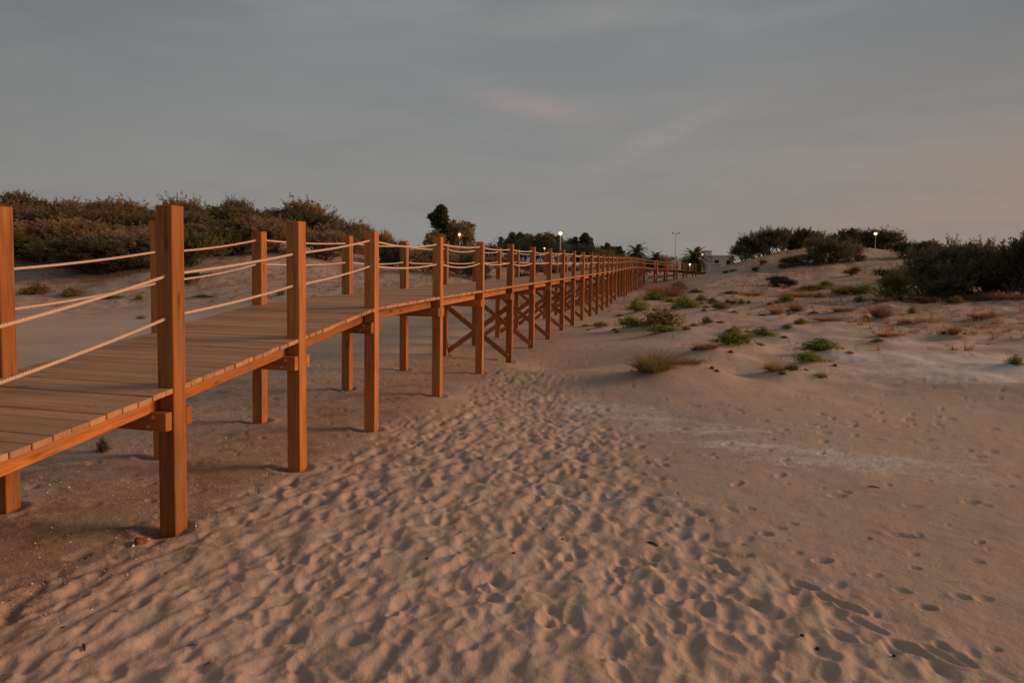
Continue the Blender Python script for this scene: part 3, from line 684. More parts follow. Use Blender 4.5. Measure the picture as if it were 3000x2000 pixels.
# ------------------------------------------------------------------ vegetation
def leaves(pos, dirs, length, width, rng):
    """thin kite shaped leaves"""
    n_ = len(pos); d_ = dirs/np.linalg.norm(dirs, axis=1)[:, None]
    rv = rng.normal(size=(n_, 3)); s = np.cross(d_, rv); s /= np.linalg.norm(s, axis=1)[:, None]+1e-9
    L_ = (length*rng.uniform(.6, 1.4, n_))[:, None]; W_ = (width*rng.uniform(.6, 1.3, n_))[:, None]
    V = np.stack([pos, pos+d_*L_*.45+s*W_, pos+d_*L_, pos+d_*L_*.45-s*W_], 1).reshape(-1, 3)
    return V, np.arange(4*n_).reshape(-1, 4)
def shrub_mesh(seed, nsh=330, per=26, leaf=.055, lw=.011, wide=1.0, spiky=.35, nl=9):
    """feathery shrub about 1 high and 1 wide, foot at the origin"""
    rng = np.random.default_rng(seed)
    lobes = [(np.array([rng.uniform(-.34, .34)*wide, rng.uniform(-.34, .34)*wide, rng.uniform(.10, .60)]), rng.uniform(.17, .30)) for _ in range(nl)]
    wts = np.array([r**2 for _, r in lobes]); wts /= wts.sum()
    pos, dr = [], []
    for _ in range(nsh):
        c_, r = lobes[rng.choice(nl, p=wts)]
        d_ = rng.normal(size=3); d_[2] = abs(d_[2])*1.1-.35; d_ /= np.linalg.norm(d_)
        st = c_+d_*r*rng.uniform(.25, .95); gr_ = d_*.55+np.array([0, 0, .75])+rng.normal(size=3)*.22; gr_ /= np.linalg.norm(gr_)
        ln = rng.uniform(.08, .20)*(1+spiky*(rng.random() < .18)*2.5)
        t = rng.uniform(0, 1, per)[:, None]; pp = st+gr_*ln*t+rng.normal(size=(per, 3))*.018*(1.15-t)
        pos.append(pp); dr.append(gr_*.9+rng.normal(size=(per, 3))*.65)
    pos = np.concatenate(pos); dr = np.concatenate(dr); pos[:, 2] = np.abs(pos[:, 2])
    V, F_ = leaves(pos, dr, leaf, lw, rng); return mesh_np('foliage', V, F_), lobes
def stems_mesh(lobes, seed, r0=.022):
    rng = np.random.default_rng(seed); VV, FF, o_ = [], [], 0
    for c_, r in lobes:
        b0 = np.array([rng.uniform(-.06, .06), rng.uniform(-.06, .06), -.08]); mid = (b0+c_)/2+rng.normal(size=3)*.05
        t = np.linspace(0, 1, 7)[:, None]; path = b0*(1-t)**2+2*mid*t*(1-t)+(c_+np.array([0, 0, r*.5]))*t**2
        v_, f_ = tube(path, r0*.5, 5); v_ = v_.reshape(7, 5, 3); ctr = path[:, None]; v_ = ctr+(v_-ctr)*np.linspace(1.6, .5, 7)[:, None, None]
        VV.append(v_.reshape(-1, 3)); FF.append(f_+o_); o_ += 35
    return mesh_np('stems', np.concatenate(VV), np.concatenate(FF), True)
SH = [];
for s in range(5):
    fm, lb = shrub_mesh(100+s, 430, 26, .050, .0095, 1.0, .4); SH.append((fm, stems_mesh(lb, s)))
for s in range(3):                                                 # denser, for bushes close to the eye
    fm, lb = shrub_mesh(200+s, 700, 30, .036, .0070, 1.05, .22, 13); SH.append((fm, stems_mesh(lb, 20+s)))
def variant(me, m_):
    key = me.name+m_.name
    if key not in variant.c: k = me.copy(); k.materials.clear(); k.materials.append(m_); variant.c[key] = k
    return variant.c[key]
variant.c = {}
def plant(name, loc, w, h, v, m_, label, cat, group=None, rz=None, parts=('foliage', 'stem')):
    o = empty(name, loc, rnd.uniform(0, 6.28) if rz is None else rz); o.scale = (w, w*rnd.uniform(.85, 1.1), h)
    tag(o, label, cat, group)
    link(parts[0], variant(SH[v][0], m_), None, o); link(parts[1], variant(SH[v][1], BARK), None, o)
    return o
def shrub_px(px, py, wpx, hpx, v, m_, label, name='dune_shrub', cat='shrub', group=None, Y=None):
    if Y is None: p = ground_hit(px, py)
    else:
        p = at(px, py, Y*DS); p.z = gh(p.x, p.y)
    w = wpx*p.y/FPX*1.3; h = hpx*p.y/FPX*1.08
    return plant(name, (p.x, p.y, p.z-.03*h), w, h, v, m_, label, cat, group)
# the thicket that covers the dune behind the deck, in rising rows
SKY = [(-300, 560), (0, 566), (36, 546), (87, 549), (142, 577), (236, 592), (311, 568), (354, 590), (448, 594), (500, 572), (536, 565), (593, 588), (650, 578), (765, 588), (842, 598), (893, 585), (944, 600), (985, 655)]
rows = [(32.5, 175, -260, 640, 'lowest row of the dune thicket, where it meets bare sand'),
        (37, 165, -300, 900, 'second row up of the dune thicket behind the deck'),
        (41.5, 150, -320, 960, 'third row up of the dune thicket behind the deck'),
        (46, 130, -340, 985, 'top row of the dune thicket, outlined against the sky')]
for ri, (Y_, sp, xa_, xb_, lab) in enumerate(rows):
    px = xa_+rnd.uniform(0, 60)
    while px < xb_:
        yy = (Y_+rnd.uniform(-1.4, 1.4))*DS; xw = (px-1500)/FPX*yy; zg = gh(xw, yy)
        if ri == 3:
            ty = np.interp(px, [q[0] for q in SKY], [q[1] for q in SKY]); h = (at(px, ty, yy).z-zg+.15)*rnd.uniform(.78, 1.22)
        else: h = rnd.uniform(1.7, 2.7)
        w = rnd.uniform(3.2, 4.8)*1.05
        mt_ = LF_WARM if rnd.random() < .74 else LF_GREEN
        plant('tamarisk_shrub', (xw, yy, zg-.1), w, max(h, 1.2), rnd.randrange(5), mt_, ('brown' if mt_ is LF_WARM else 'green')+' tamarisk in the '+lab, 'shrub', ('brown' if mt_ is LF_WARM else 'green')+' tamarisks, row %d up the dune' % (ri+1))
        px += sp*rnd.uniform(.5, .8)
for a_ in ((688, 660, 70, 100, 5, LF_GREEN, 'spiky olive bush poking highest above the thicket between the two nearest post pairs', 46.5),
           (87, 640, 90, 92, 6, LF_GREEN, 'dark-topped bush rising above the thicket by the post at the edge of the frame', 46.5),
           (560, 830, 110, 38, 2, LF_DARK, 'low dark bush at the foot of the thicket on bare sand', None),
           (330, 795, 260, 110, 3, LF_DARK, 'broad dark bush with deep shade under it at the foot of the dune', None),
           (900, 690, 130, 105, 6, LF_GREEN, 'tall green-topped bush at the shoulder of the dune behind the third near post', 45),
           (1000, 735, 110, 90, 1, LF_WARM, 'brown bush on the shoulder of the dune beyond the tall green-topped bush', 44),
           (945, 770, 150, 90, 0, LF_WARM, 'wide brown bush above the bare slope at the end of the thicket', 38),
           (1035, 720, 80, 84, 5, LF_GREEN, 'green bush standing clear of the thicket, left of the short gap in the skyline', 47),
           (1078, 735, 75, 92, 7, LF_WARM, 'ragged twiggy bush at the end of the thicket skyline', 47),
           (1118, 752, 60, 85, 7, LF_WARM, 'thin bush with bare upright twigs beyond the ragged one', 48)):
    shrub_px(*a_[:6], a_[6], Y=a_[7])
mid = [(1140, 776, 95, 72, 2, LF_DARK, 'dark bush behind the rope rail, first after the bare sand slope', 42),
       (1200, 780, 100, 66, 1, LF_WARM, 'brown bush behind the rope rail, second after the bare sand slope', 42),
       (1248, 786, 90, 80, 5, LF_WARM, 'brown bush with a bare bough at the foot of the tall tree', 41),
       (1305, 798, 110, 96, 3, LF_WARM, 'big brown bush under the tall tree with twin crowns', 39),
       (1355, 803, 100, 95, 6, LF_WARM, 'rounded brown bush on the sand mound beside the tall tree', 37),
       (1380, 808, 70, 70, 2, LF_DARK, 'dark low bush at the sloping end of the sand mound', 36),
       (1412, 813, 55, 62, 0, LF_DARK, 'compact dark bush standing on the deck side of the sand mound', 35),
       (1537, 812, 60, 52, 4, LF_DARK, 'compact dark bush seen through the ropes of the sixth bay', 36),
       (1590, 806, 50, 34, 1, LF_WARM, 'faded brown bush just beyond the compact dark one seen through the ropes', 40),
       (1455, 785, 110, 34, 2, LF_WARM, 'low brown bush below the row of far trees', 62), (1540, 782, 120, 30, 3, LF_WARM, 'low wide bush below the domed green tree', 66),
       (1640, 780, 120, 30, 4, LF_GREEN, 'low green bush around the foot of the lit street lamp', 70),
       (1740, 778, 110, 30, 1, LF_GREEN, 'low green bush in front of the cypress-like trees', 75), (1815, 776, 90, 34, 0, LF_GREEN, 'low bush filling the gap before the first palm', 78)]
for a_ in mid: shrub_px(*a_[:6], a_[6], Y=a_[7])
right = [(2182, 768, 52, 52, 0, LF_DARK, 'lowest bush of the dark ridge thicket, next to the fan palm', 60),
         (2212, 760, 70, 72, 1, LF_DARK, 'dark bush stepping up the ridge, second from the fan palm', 61),
         (2245, 750, 84, 88, 5, LF_DARK, 'tallest bush of the ridge thicket with a pointed top', 61.5),
         (2285, 742, 84, 74, 2, LF_DARK, 'dark ridge bush just beyond the pointed one', 62.5),
         (2325, 736, 84, 68, 3, LF_DARK, 'dark ridge bush in the middle of the ridge thicket', 63.5),
         (2362, 731, 78, 62, 4, LF_DARK, 'dark ridge bush with greyish twigs near the gap', 64),
         (2390, 727, 40, 50, 7, LF_DARK, 'thin twiggy bush at the gap in the ridge thicket', 64),
         (2430, 757, 110, 92, 6, LF_DARK, 'big rounded dark bush standing forward of the ridge after the gap', 54),
         (2322, 764, 44, 28, 0, LF_GREEN, 'smallest of three low olive bushes below the ridge', 53),
         (2347, 763, 50, 36, 1, LF_GREEN, 'middle one of three low olive bushes below the ridge', 53),
         (2378, 761, 56, 38, 2, LF_GREEN, 'low olive bush touching the big rounded dark bush', 53),
         (2475, 745, 84, 64, 3, LF_DARK, 'ridge bush behind the big rounded one', 64), (2515, 742, 84, 62, 4, LF_DARK, 'ridge bush beside the lit lamp on the dune', 66),
         (2562, 740, 90, 64, 0, LF_DARK, 'ridge bush wrapped round the lit lamp', 66), (2600, 742, 80, 50, 1, LF_DARK, 'ridge bush sloping away beyond the lit lamp', 66),
         (2510, 758, 34, 46, 7, LF_WARM, 'single narrow brown bush on pale sand below the ridge', 54), (2522, 762, 26, 22, 5, LF_WARM, 'little bush at the foot of the single narrow brown bush', 53.5),
         (2637, 752, 76, 50, 2, LF_DARK, 'low dark bush between the lamp ridge and the big thicket', 55), (2682, 752, 80, 52, 3, LF_DARK, 'low dark bush leaning on the big thicket', 54),
         (2768, 838, 170, 178, 5, LF_DARK, 'tallest domed bush of the big dark thicket on the plain', 31),
         (2708, 822, 130, 120, 6, LF_DARK, 'dark bush on the near flank of the tallest domed bush', 33),
         (2845, 850, 130, 146, 7, LF_DARK, 'dark bush in the notch after the tallest domed bush', 31), (2905, 856, 150, 160, 5, LF_DARK, 'dark bush with feathery tip in the middle of the big thicket', 31),
         (2965, 862, 150, 180, 6, LF_DARK, 'dark bush near the edge of the frame in the big thicket', 30), (3040, 868, 170, 196, 7, LF_DARK, 'dark bush cut by the edge of the frame', 29),
         (3150, 868, 190, 200, 5, LF_DARK, 'dark bush just past the edge of the frame', 29), (2790, 845, 120, 70, 2, LF_DARK, 'low skirt bush in front of the tallest domed bush', 29.5),
         (2640, 878, 88, 84, 7, LF_GREEN, 'rounded olive bush standing alone in front of the dark thicket', None),
         (2605, 826, 90, 42, 0, LF_DARK, 'low dark bush behind the rounded olive bush', None),
         (2273, 838, 46, 33, 5, LF_DARK, 'first of two round bushes side by side on the flat before the dune', None),
         (2306, 838, 40, 28, 6, LF_DARK, 'second of two round bushes side by side on the flat before the dune', None),
         (2232, 775, 22, 16, 0, LF_WARM, 'little brown bush alone on the smooth face of the dune', None), (2213, 795, 18, 14, 1, LF_GREEN, 'tiny olive bush low on the face of the dune', None),
         (2300, 785, 26, 16, 2, LF_WARM, 'rusty little bush under the three low olive bushes', None), (2490, 808, 34, 30, 3, LF_WARM, 'rusty upright bush on the terrace below the pale sand', None),
         (2145, 795, 24, 8, 3, LF_WARM, 'flat brown bush lower on the dune face', None), (2125, 800, 18, 8, 4, LF_WARM, 'flat brown bush nearest the boardwalk ramp on the dune face', None)]
for a_ in right: shrub_px(*a_[:6], a_[6], Y=a_[7])
# far trees --------------------------------------------------------------------------------------
def tree(px, py, Y, wpx, hpx, kind, m_, label, group=None, name='far_tree'):
    Y *= DS; p = at(px, py, Y); p.z = gh(p.x, p.y); H_ = hpx*Y/FPX; W_ = wpx*Y/FPX*(1.4 if Y > 100 else 1.1); rng = np.random.default_rng(int(px*7+Y))
    root = empty(name, p); tag(root, label, 'tree', group)
    if kind == 'round': lob = [(np.array([rng.uniform(-.3, .3)*W_, rng.uniform(-.3, .3)*W_, H_*rng.uniform(.5, .8)]), W_*rng.uniform(.16, .26)) for _ in range(13)]
    elif kind == 'column': lob = [(np.array([rng.uniform(-.26, .26)*W_, rng.uniform(-.2, .2)*W_, H_*t]), W_*rng.uniform(.17, .34)*(1.25-.6*t)) for t in np.linspace(.2, .9, 12)]
    elif kind == 'tall': lob = [(np.array([(q_+.17*rng.normal())*W_, rng.uniform(-.2, .2)*W_, H_*t_]), W_*r_*rng.uniform(.38, .78)) for q_, t_, r_ in ((-.12, .92, .22), (.10, .88, .18), (-.22, .80, .24), (.12, .76, .22), (-.10, .68, .24), (-.02, .60, .20), (.22, .52, .22), (-.2, .46, .26), (.3, .42, .26), (0, .34, .3), (.25, .26, .3), (-.3, .26, .3))*2]
    else: lob = [(np.array([rng.uniform(-.34, .34)*W_, rng.uniform(-.3, .3)*W_, H_*rng.uniform(.35, .9)]), W_*rng.uniform(.10, .2)) for _ in range(14)]
    pos, dr = [], []
    for c_, r in lob:
        k = int(260*max(.4, r/(.2*W_))); d_ = rng.normal(size=(k, 3)); d_ /= np.linalg.norm(d_, axis=1)[:, None]
        sc_ = np.array([1, 1, 1.15]); pos.append(c_+d_*r*sc_*rng.uniform(.45, 1.05, (k, 1))); dr.append(d_+np.array([0, 0, .4])+rng.normal(size=(k, 3))*.6)
    V, F_ = leaves(np.concatenate(pos), np.concatenate(dr), H_*.055+.12, H_*.014+.03, rng)
    link('crown', mesh_np('crown', V, F_), m_, root)
    VV, FF, o_ = [], [], 0
    for k, (c_, r) in enumerate(lob[:7]):
        t = np.linspace(0, 1, 8)[:, None]; path = np.array([0, 0, -.3])*(1-t)**2+2*np.array([0, 0, H_*.45])*t*(1-t)+c_*t**2
        v_, f_ = tube(path, 1, 6); ctr = path[:, None]; v_ = ctr+(v_.reshape(8, 6, 3)-ctr)*(np.linspace(.045, .012, 8)*H_*.7)[:, None, None]
        VV.append(v_.reshape(-1, 3)); FF.append(f_+o_); o_ += 48
    link('trunk', mesh_np('trunk', np.concatenate(VV), np.concatenate(FF), True), BARK, root)
    return root
FT = 'far trees in a line beyond the walkway'
for a_ in ((1296, 790, 72, 52, 168, 'tall', LF_TREE, 'tall narrow crown of the pair of trees rising above the brown bushes'),
           (1348, 792, 72, 84, 122, 'loose', LF_WARM, 'lower reddish tree of the pair with a lamp shining through it'),
           (1275, 790, 70, 60, 95, 'loose', LF_WARM, 'thin-twigged tree leaning away beside the tall narrow crown'),
           (1440, 778, 122, 70, 40, 'round', LF_TREE, 'low dark tree beginning the far band, beside the brown bushes'),
           (1500, 778, 124, 90, 52, 'round', LF_TREE, 'broad low tree under the pointed trees of the far band'),
           (1570, 778, 124, 90, 52, 'round', LF_TREE, 'broad low tree below the flat-topped olive tree'),
           (1645, 778, 126, 90, 50, 'round', LF_TREE, 'broad low tree at the foot of the lit street lamp'),
           (1712, 778, 118, 80, 46, 'round', LF_TREE, 'broad low tree under the dark three-part clump'),
           (1765, 778, 114, 70, 36, 'round', LF_GREEN, 'low green tree closing the gap before the feathery pale tree'),
           (1840, 778, 110, 70, 30, 'round', LF_TREE, 'low dark tree behind the trunk of the first palm'),
           (1985, 778, 118, 70, 24, 'round', LF_TREE, 'lowest tree of the far band, behind the low white house'),
           (1480, 776, 130, 34, 74, 'loose', LF_TREE, 'first small tree of the far line, shortest and palest'),
           (1502, 776, 130, 30, 84, 'column', LF_TREE, 'pointed tree second in the far line'), (1520, 776, 131, 32, 84, 'column', LF_TREE, 'pointed tree third in the far line, twin of the one before'),
           (1538, 776, 130, 32, 82, 'loose', LF_TREE, 'loose-topped tree fourth in the far line'), (1562, 776, 128, 44, 82, 'round', LF_GREEN, 'flat-topped olive tree touching the big domed tree'),
           (1594, 776, 126, 50, 88, 'round', LF_GREEN, 'big domed green tree, the broadest of the far line'), (1627, 776, 130, 34, 80, 'loose', LF_TREE, 'slim tree on the near side of the lit street lamp'),
           (1660, 776, 130, 44, 72, 'round', LF_TREE, 'rounded tree behind the lit street lamp'), (1690, 776, 120, 26, 76, 'column', LF_TREE, 'short column of the dark three-part tree clump'),
           (1705, 776, 120, 26, 92, 'column', LF_TREE, 'tallest spire of the dark three-part tree clump'), (1726, 776, 120, 36, 78, 'loose', LF_TREE, 'broad loose tree ending the dark three-part clump'),
           (1759, 776, 120, 14, 54, 'column', LF_TREE, 'small cypress-like tree alone in a gap'), (1786, 776, 118, 30, 64, 'loose', LF_TREE, 'feathery pale tree before the first palm'),
           (1812, 776, 118, 22, 56, 'loose', LF_TREE, 'thin tree beside the first palm'), (1905, 778, 92, 60, 38, 'round', LF_TREE, 'dark rounded tree between the two tall palms'),
           (1935, 778, 92, 50, 46, 'round', LF_GREEN, 'bright green rounded tree below the middle palm'), (1962, 776, 110, 40, 32, 'round', LF_TREE, 'low dark tree next to the tall unlit pole'),
           (1990, 776, 110, 26, 30, 'loose', LF_TREE, 'small tree on the far side of the tall unlit pole'), (2096, 770, 120, 30, 22, 'round', LF_TREE, 'small dark tree between white tower and dune')):
    tree(*a_, FT if a_[2] > 85 else None)
# palms ------------------------------------------------------------------------------------------
def palm(px, py, Y, rpx, hpx, label, nfr=84, skirt=False, fan=False, m_=LF_PALM):
    Y *= DS; p = at(px, py, Y); p.z = gh(p.x, p.y); R = rpx*Y/FPX; H_ = (hpx)*Y/FPX; rng = np.random.default_rng(int(px))
    root = empty('palm_tree', p); tag(root, label, 'palm')
    ctr = H_-R*.62; top = np.array([0, 0, max(ctr, .4)])
    t = np.linspace(0, 1, 9)[:, None]; path = np.array([0, 0, -.4])*(1-t)+top*t
    v_, f_ = tube(path+1e-4*np.array([1, 0, 0])*t, 1, 10); c0 = path[:, None]; v_ = c0+(v_.reshape(9, 10, 3)-c0)*(R*.11*(1+.12*np.cos(np.arange(9)*3.1)))[:, None, None]
    link('trunk', mesh_np('trunk', v_.reshape(-1, 3), f_, True), BARK, root)
    for k in range(nfr):
        az = k*2.39996; el = math.radians(80-125*(k/nfr)**.85)+rng.normal()*.05
        ln = R*rng.uniform(.95, 1.12)*(.8 if fan else 1); m2 = 9
        pts = []; q = top.copy(); e = el
        for j in range(m2+1):
            pts.append(q.copy()); q = q+np.array([math.cos(az)*math.cos(e), math.sin(az)*math.cos(e), math.sin(e)])*ln/m2; e -= (.13 if not fan else .06)*(1+.4*math.cos(el))
        pts = np.array(pts); T = np.gradient(pts, axis=0); T /= np.linalg.norm(T, axis=1)[:, None]
        s = np.cross(T, [0, 0, 1.]); s /= np.linalg.norm(s, axis=1)[:, None]+1e-9; up = np.cross(s, T)
        VV = []
        for j in np.linspace(.6 if not fan else 5.5, m2, 34):
            a0 = int(min(j, m2-1)); fr = j-a0; b_ = pts[a0]*(1-fr)+pts[a0+1]*fr
            wd = ln*.27*math.sin(math.pi*min(1, .12+.88*(j/m2)))**.6*(1.0 if j < m2 else .5)
            for sg in (-1, 1):
                dd_ = T[a0]*.65+s[a0]*sg*.85-up[a0]*.15+rng.normal(size=3)*.05; dd_ /= np.linalg.norm(dd_); w_ = T[a0]*ln*.022
                VV += [b_-w_, b_+w_, b_+dd_*wd+w_*.2, b_+dd_*wd-w_*.2]
        r_, rf = tube(pts, R*.012, 4); VV = np.array(VV)
        link('frond', mesh_np('frond', np.concatenate([VV, r_]), np.concatenate([np.arange(len(VV)).reshape(-1, 4), rf+len(VV)])), LF_DRY if (skirt and k > nfr*.72) else m_, root)
    return root
palm(1865, 778, 88, 38, 82, 'first feathery palm behind the far end of the boardwalk rail', 42)
palm(1922, 778, 90, 28, 66, 'small palm whose tip pokes out of the green trees', 30)
palm(2035, 784, 76, 46, 72, 'largest dark palm with arching fronds in front of the white tower', 54)
palm(2146, 772, 66, 20, 48, 'green fan palm with brown skirt at the top of the sand slope', 34, True, True, LF_GREEN)
# ------------------------------------------------------------------ plants on the sand
def leafy_mesh(seed, dry=0):
    rng = np.random.default_rng(seed); pos, dr = [], []
    for k in range(80):
        a = rng.uniform(0, 6.28); r = rng.uniform(.0, .50)**.9*(1+.25*math.sin(a*3+seed)); tip = np.array([math.cos(a)*r, math.sin(a)*r, rng.uniform(.45, 1.0)*(1-1.1*r)])
        t = rng.uniform(.25, 1, 22)[:, None]; base_ = np.array([math.cos(a)*r*.3, math.sin(a)*r*.3, 0])
        if k % 5 == 0: tip = tip*np.array([1.7, 1.7, .35])
        pp = base_*(1-t)+tip*t+rng.normal(size=(22, 3))*np.array([.045, .045, .06])
        pos.append(pp); dr.append(rng.normal(size=(22, 3))+np.array([math.cos(a), math.sin(a), .9])*.7)
    pos = np.concatenate(pos); pos[:, 2] = np.abs(pos[:, 2])
    V, F_ = leaves(pos, np.concatenate(dr), .085, .026, rng); return mesh_np('leaves', V, F_)
def grass_mesh(seed, nb=620, lean=.95):
    rng = np.random.default_rng(seed); V = []; F_ = []
    for k in range(nb):
        a = rng.uniform(0, 6.28); r = rng.uniform(0, 1)**.7*.28; b_ = np.array([math.cos(a)*r, math.sin(a)*r, 0]); h = rng.uniform(.35, 1)*(1-r*.9)
        d_ = np.array([math.cos(a), math.sin(a), 0])*rng.uniform(.1, lean)*.6+rng.normal(size=3)*[.12, .12, 0]; s = np.array([-math.sin(a+rng.normal()), math.cos(a), 0])*.006
        m1 = b_+d_*.35+np.array([0, 0, h*.55]); tp = b_+d_+np.array([0, 0, h]); i0 = len(V)
        V += [b_-s, b_+s, m1+s*.8, m1-s*.8, tp+s*.15, tp-s*.15]; F_ += [[i0, i0+1, i0+2, i0+3], [i0+3, i0+2, i0+4, i0+5]]
    return mesh_np('blades', V, F_)
def runner_stems(seed):
    rng = np.random.default_rng(seed); VV, FF, o_ = [], [], 0
    for k in range(9):
        a = rng.uniform(0, 6.28); t = np.linspace(0, 1, 6)[:, None]; e = np.array([math.cos(a)*.4, math.sin(a)*.4, .12]); path = e*t+np.array([0, 0, .2])*t*(1-t)*2+np.array([0, 0, -.04])
        v_, f_ = tube(path, .009, 4); VV.append(v_); FF.append(f_+o_); o_ += len(v_)
    return mesh_np('stems', np.concatenate(VV), np.concatenate(FF), True)
LM = [leafy_mesh(s) for s in range(4)]; GM = [grass_mesh(50+s) for s in range(3)]; RS = runner_stems(3)
for k, (p, q) in enumerate(PL):
    px, py, wpx, hpx, kind, lab = q
    z = gh(p.x, p.y); w = wpx*p.y/FPX*1.3; h = max(hpx*p.y/FPX*1.15, .06)
    if lab is None:
        o = tag(link('beach_seedling', variant(LM[k % 4], {'leafy': LF_PLANT, 'mixed': LF_PLANT2, 'dry': LF_DRY}[kind])), 'tiny sprout on open sand beside the larger beach plants', 'plant', 'sprouts around the beach plants')
        o.location = (p.x, p.y, z-.01); o.scale = (w, w, h); o.rotation_euler = (0, 0, rnd.uniform(0, 6)); continue
    if kind == 'sprig':
        o = empty('hanging_sprig', (p.x, p.y, z)); o.scale = (.22, .22, .16); tag(o, lab, 'sprig')
        link('leaf_spray', variant(LM[1], LF_DARK), None, o).scale = (.6, .6, 1); link('stem', variant(RS, BARK), None, o); continue
    nm = {'leafy': 'beach_plant', 'mixed': 'beach_plant', 'grass': 'grass_clump', 'dry': 'dry_tussock'}[kind]
    o = empty(nm, (p.x, p.y+w*.25, gh(p.x, p.y+w*.25)-.015), rnd.uniform(0, 6.28) if wpx < 2.2*hpx else rnd.uniform(-.25, .25))
    o.scale = (w, w*.6 if wpx > 2.2*hpx else w*.9, h); tag(o, lab, {'leafy': 'plant', 'mixed': 'plant', 'grass': 'grass', 'dry': 'grass'}[kind], 'plants growing on the beach sand')
    if kind in ('leafy', 'mixed'):
        link('foliage', variant(LM[k % 4], LF_PLANT if kind == 'leafy' else LF_PLANT2), None, o); link('stem', variant(RS, BARK), None, o)
    elif kind == 'grass': link('blades', variant(GM[k % 3], LF_GRASS), None, o); link('seed_stalks', variant(LM[k % 4], LF_PLANT2), None, o).scale = (.8, .8, .35)
    else: link('blades', variant(GM[k % 3], LF_DRY), None, o)
# countless dry stalks and litter over the plain and the dunes: one object of ground cover
rng = np.random.default_rng(77); TX, TY = [], []
cx = rng.uniform(-40, 48, 32000); cy = rng.uniform(12, 76, 32000)
sd_ = smooth(.5, 3.5, cx-.29*cy+.8); az_ = cx/cy
dens = sd_*smooth(12, 20, cy)*smooth(-.35, .3, fbm(cx/4, cy/4, 61, 3)+.22*(cx/cy > .5)) + (1-smooth(-8, -3, cx-.29*cy))*smooth(29.5, 32, cy)*.6
ok = (rng.random(32000) < np.clip(dens, 0, 1)*.7) & (np.abs(az_) < 1.05); cx, cy = cx[ok], cy[ok]; cz = height(cx, cy)
V = []; nn = 0
for x, y, z in zip(cx, cy, cz):
    s = rng.uniform(.05, .17)*(1+1.2*(rng.random() < .08)); kk = 12
    a = rng.uniform(0, 6.28, kk); b_ = np.stack([x+np.cos(a)*s*.5*rng.random(kk), y+np.sin(a)*s*.5*rng.random(kk), np.full(kk, z-.01)], -1)
    d_ = np.stack([np.cos(a)*s*.6, np.sin(a)*s*.6, s*rng.uniform(.3, 1.2, kk)], -1); sw = np.stack([-np.sin(a), np.cos(a), a*0], -1)*.012
    V.append(np.stack([b_-sw, b_+sw, b_+d_+sw*.3, b_+d_-sw*.3], 1).reshape(-1, 3))
V = np.concatenate(V); o = link('dry_ground_cover', mesh_np('dry_ground_cover', V, np.arange(len(V)).reshape(-1, 4)), LF_DRY)
tag(o, 'sparse dry stalks and litter scattered over the dunes', 'ground cover', kind='stuff')
# dark crumbs of seaweed and bark below the boardwalk
pts = []
for k in range(1500):
    y = rng.uniform(2.5, 22); x = float(np.interp(y, [q[1] for q in NP[:NMAIN]], [q[0] for q in NP[:NMAIN]]))-rng.uniform(-.5, 3.4)
    if noise(np.array([x*1.3]), np.array([y*1.3]), 93)[0] > rng.uniform(-.5, .6): pts.append((x, y, rng.uniform(.006, .020)))
for k in range(420): pts.append((rng.uniform(-2, 9), rng.uniform(3.4, 15), rng.uniform(.003, .010)))
pts = np.array(pts); zz = height(pts[:, 0], pts[:, 1])+footprint(pts[:, 0], pts[:, 1]); a = rng.uniform(0, 6.28, len(pts)); s = pts[:, 2][:, None]
c0 = np.stack([pts[:, 0], pts[:, 1], zz+.001], -1); ax_ = np.stack([np.cos(a), np.sin(a), rng.uniform(-.1, .2, len(pts))], -1); bx_ = np.stack([-np.sin(a), np.cos(a), a*0], -1)*.35
V = np.stack([c0-ax_*s, c0-bx_*s, c0+ax_*s, c0+bx_*s, c0+np.array([0, 0, .35])*s], 1).reshape(-1, 3); bi_ = np.arange(len(pts))[:, None, None]*5
m, b = mat('bark_crumbs'); b.inputs['Roughness'].default_value = .9; gm = nt.nodes.new('ShaderNodeNewGeometry'); nt.links.new(MIX(gm.outputs['Random Per Island'], (.045, .028, .018), (.16, .095, .055)), b.inputs['Base Color'])
o = link('bark_crumbs', mesh_np('bark_crumbs', V, (bi_+np.array([[0, 1, 4], [1, 2, 4], [2, 3, 4], [3, 0, 4]])).reshape(-1, 3)), m); tag(o, 'dark crumbs of bark and dry seaweed scattered on the sand', 'litter', kind='stuff')
# shell fragments
m, b = mat('shell_chips'); SHELL = m
gm = nt.nodes.new('ShaderNodeNewGeometry'); nt.links.new(MIX(gm.outputs['Random Per Island'], (.55, .46, .37), (.9, .86, .78)), b.inputs['Base Color']); b.inputs['Roughness'].default_value = .45
pts = []
for k in range(15000):
    y = rng.uniform(2.0, 12); x = float(np.interp(y, [q[1] for q in NP[:NMAIN]], [q[0] for q in NP[:NMAIN]]))-rng.uniform(-.3, 3.2); pts.append((x, y, rng.uniform(.0025, .0065)*(1 if rng.random() > .12 else rng.uniform(1.3, 2.3))))
    if noise(np.array([x*1.7]), np.array([y*1.7]), 91)[0] < rng.uniform(-1.0, .15): pts.pop()
for k in range(900): pts.append((rng.uniform(-2, 3), rng.uniform(3, 12), rng.uniform(.002, .005)))
for cx_, cy_, n_, sx, sy in ((2450, 1345, 1800, 1.0, .4), (1800, 1220, 1300, 1.5, .6), (2900, 1060, 1600, 2.5, 1.), (2050, 1270, 900, 1.2, .5), (1650, 1450, 400, .7, .4)):
    p = ground_hit(cx_, cy_)
    for k in range(n_): pts.append((p.x+rng.normal()*sx*.6, p.y+rng.normal()*sy*.6, rng.uniform(.0025, .0075)))
for k in range(2600): pts.append((rng.uniform(.5, 7), rng.uniform(4.5, 13), rng.uniform(.002, .006)))
pts = np.array(pts); zz = height(pts[:, 0], pts[:, 1])+footprint(pts[:, 0], pts[:, 1])
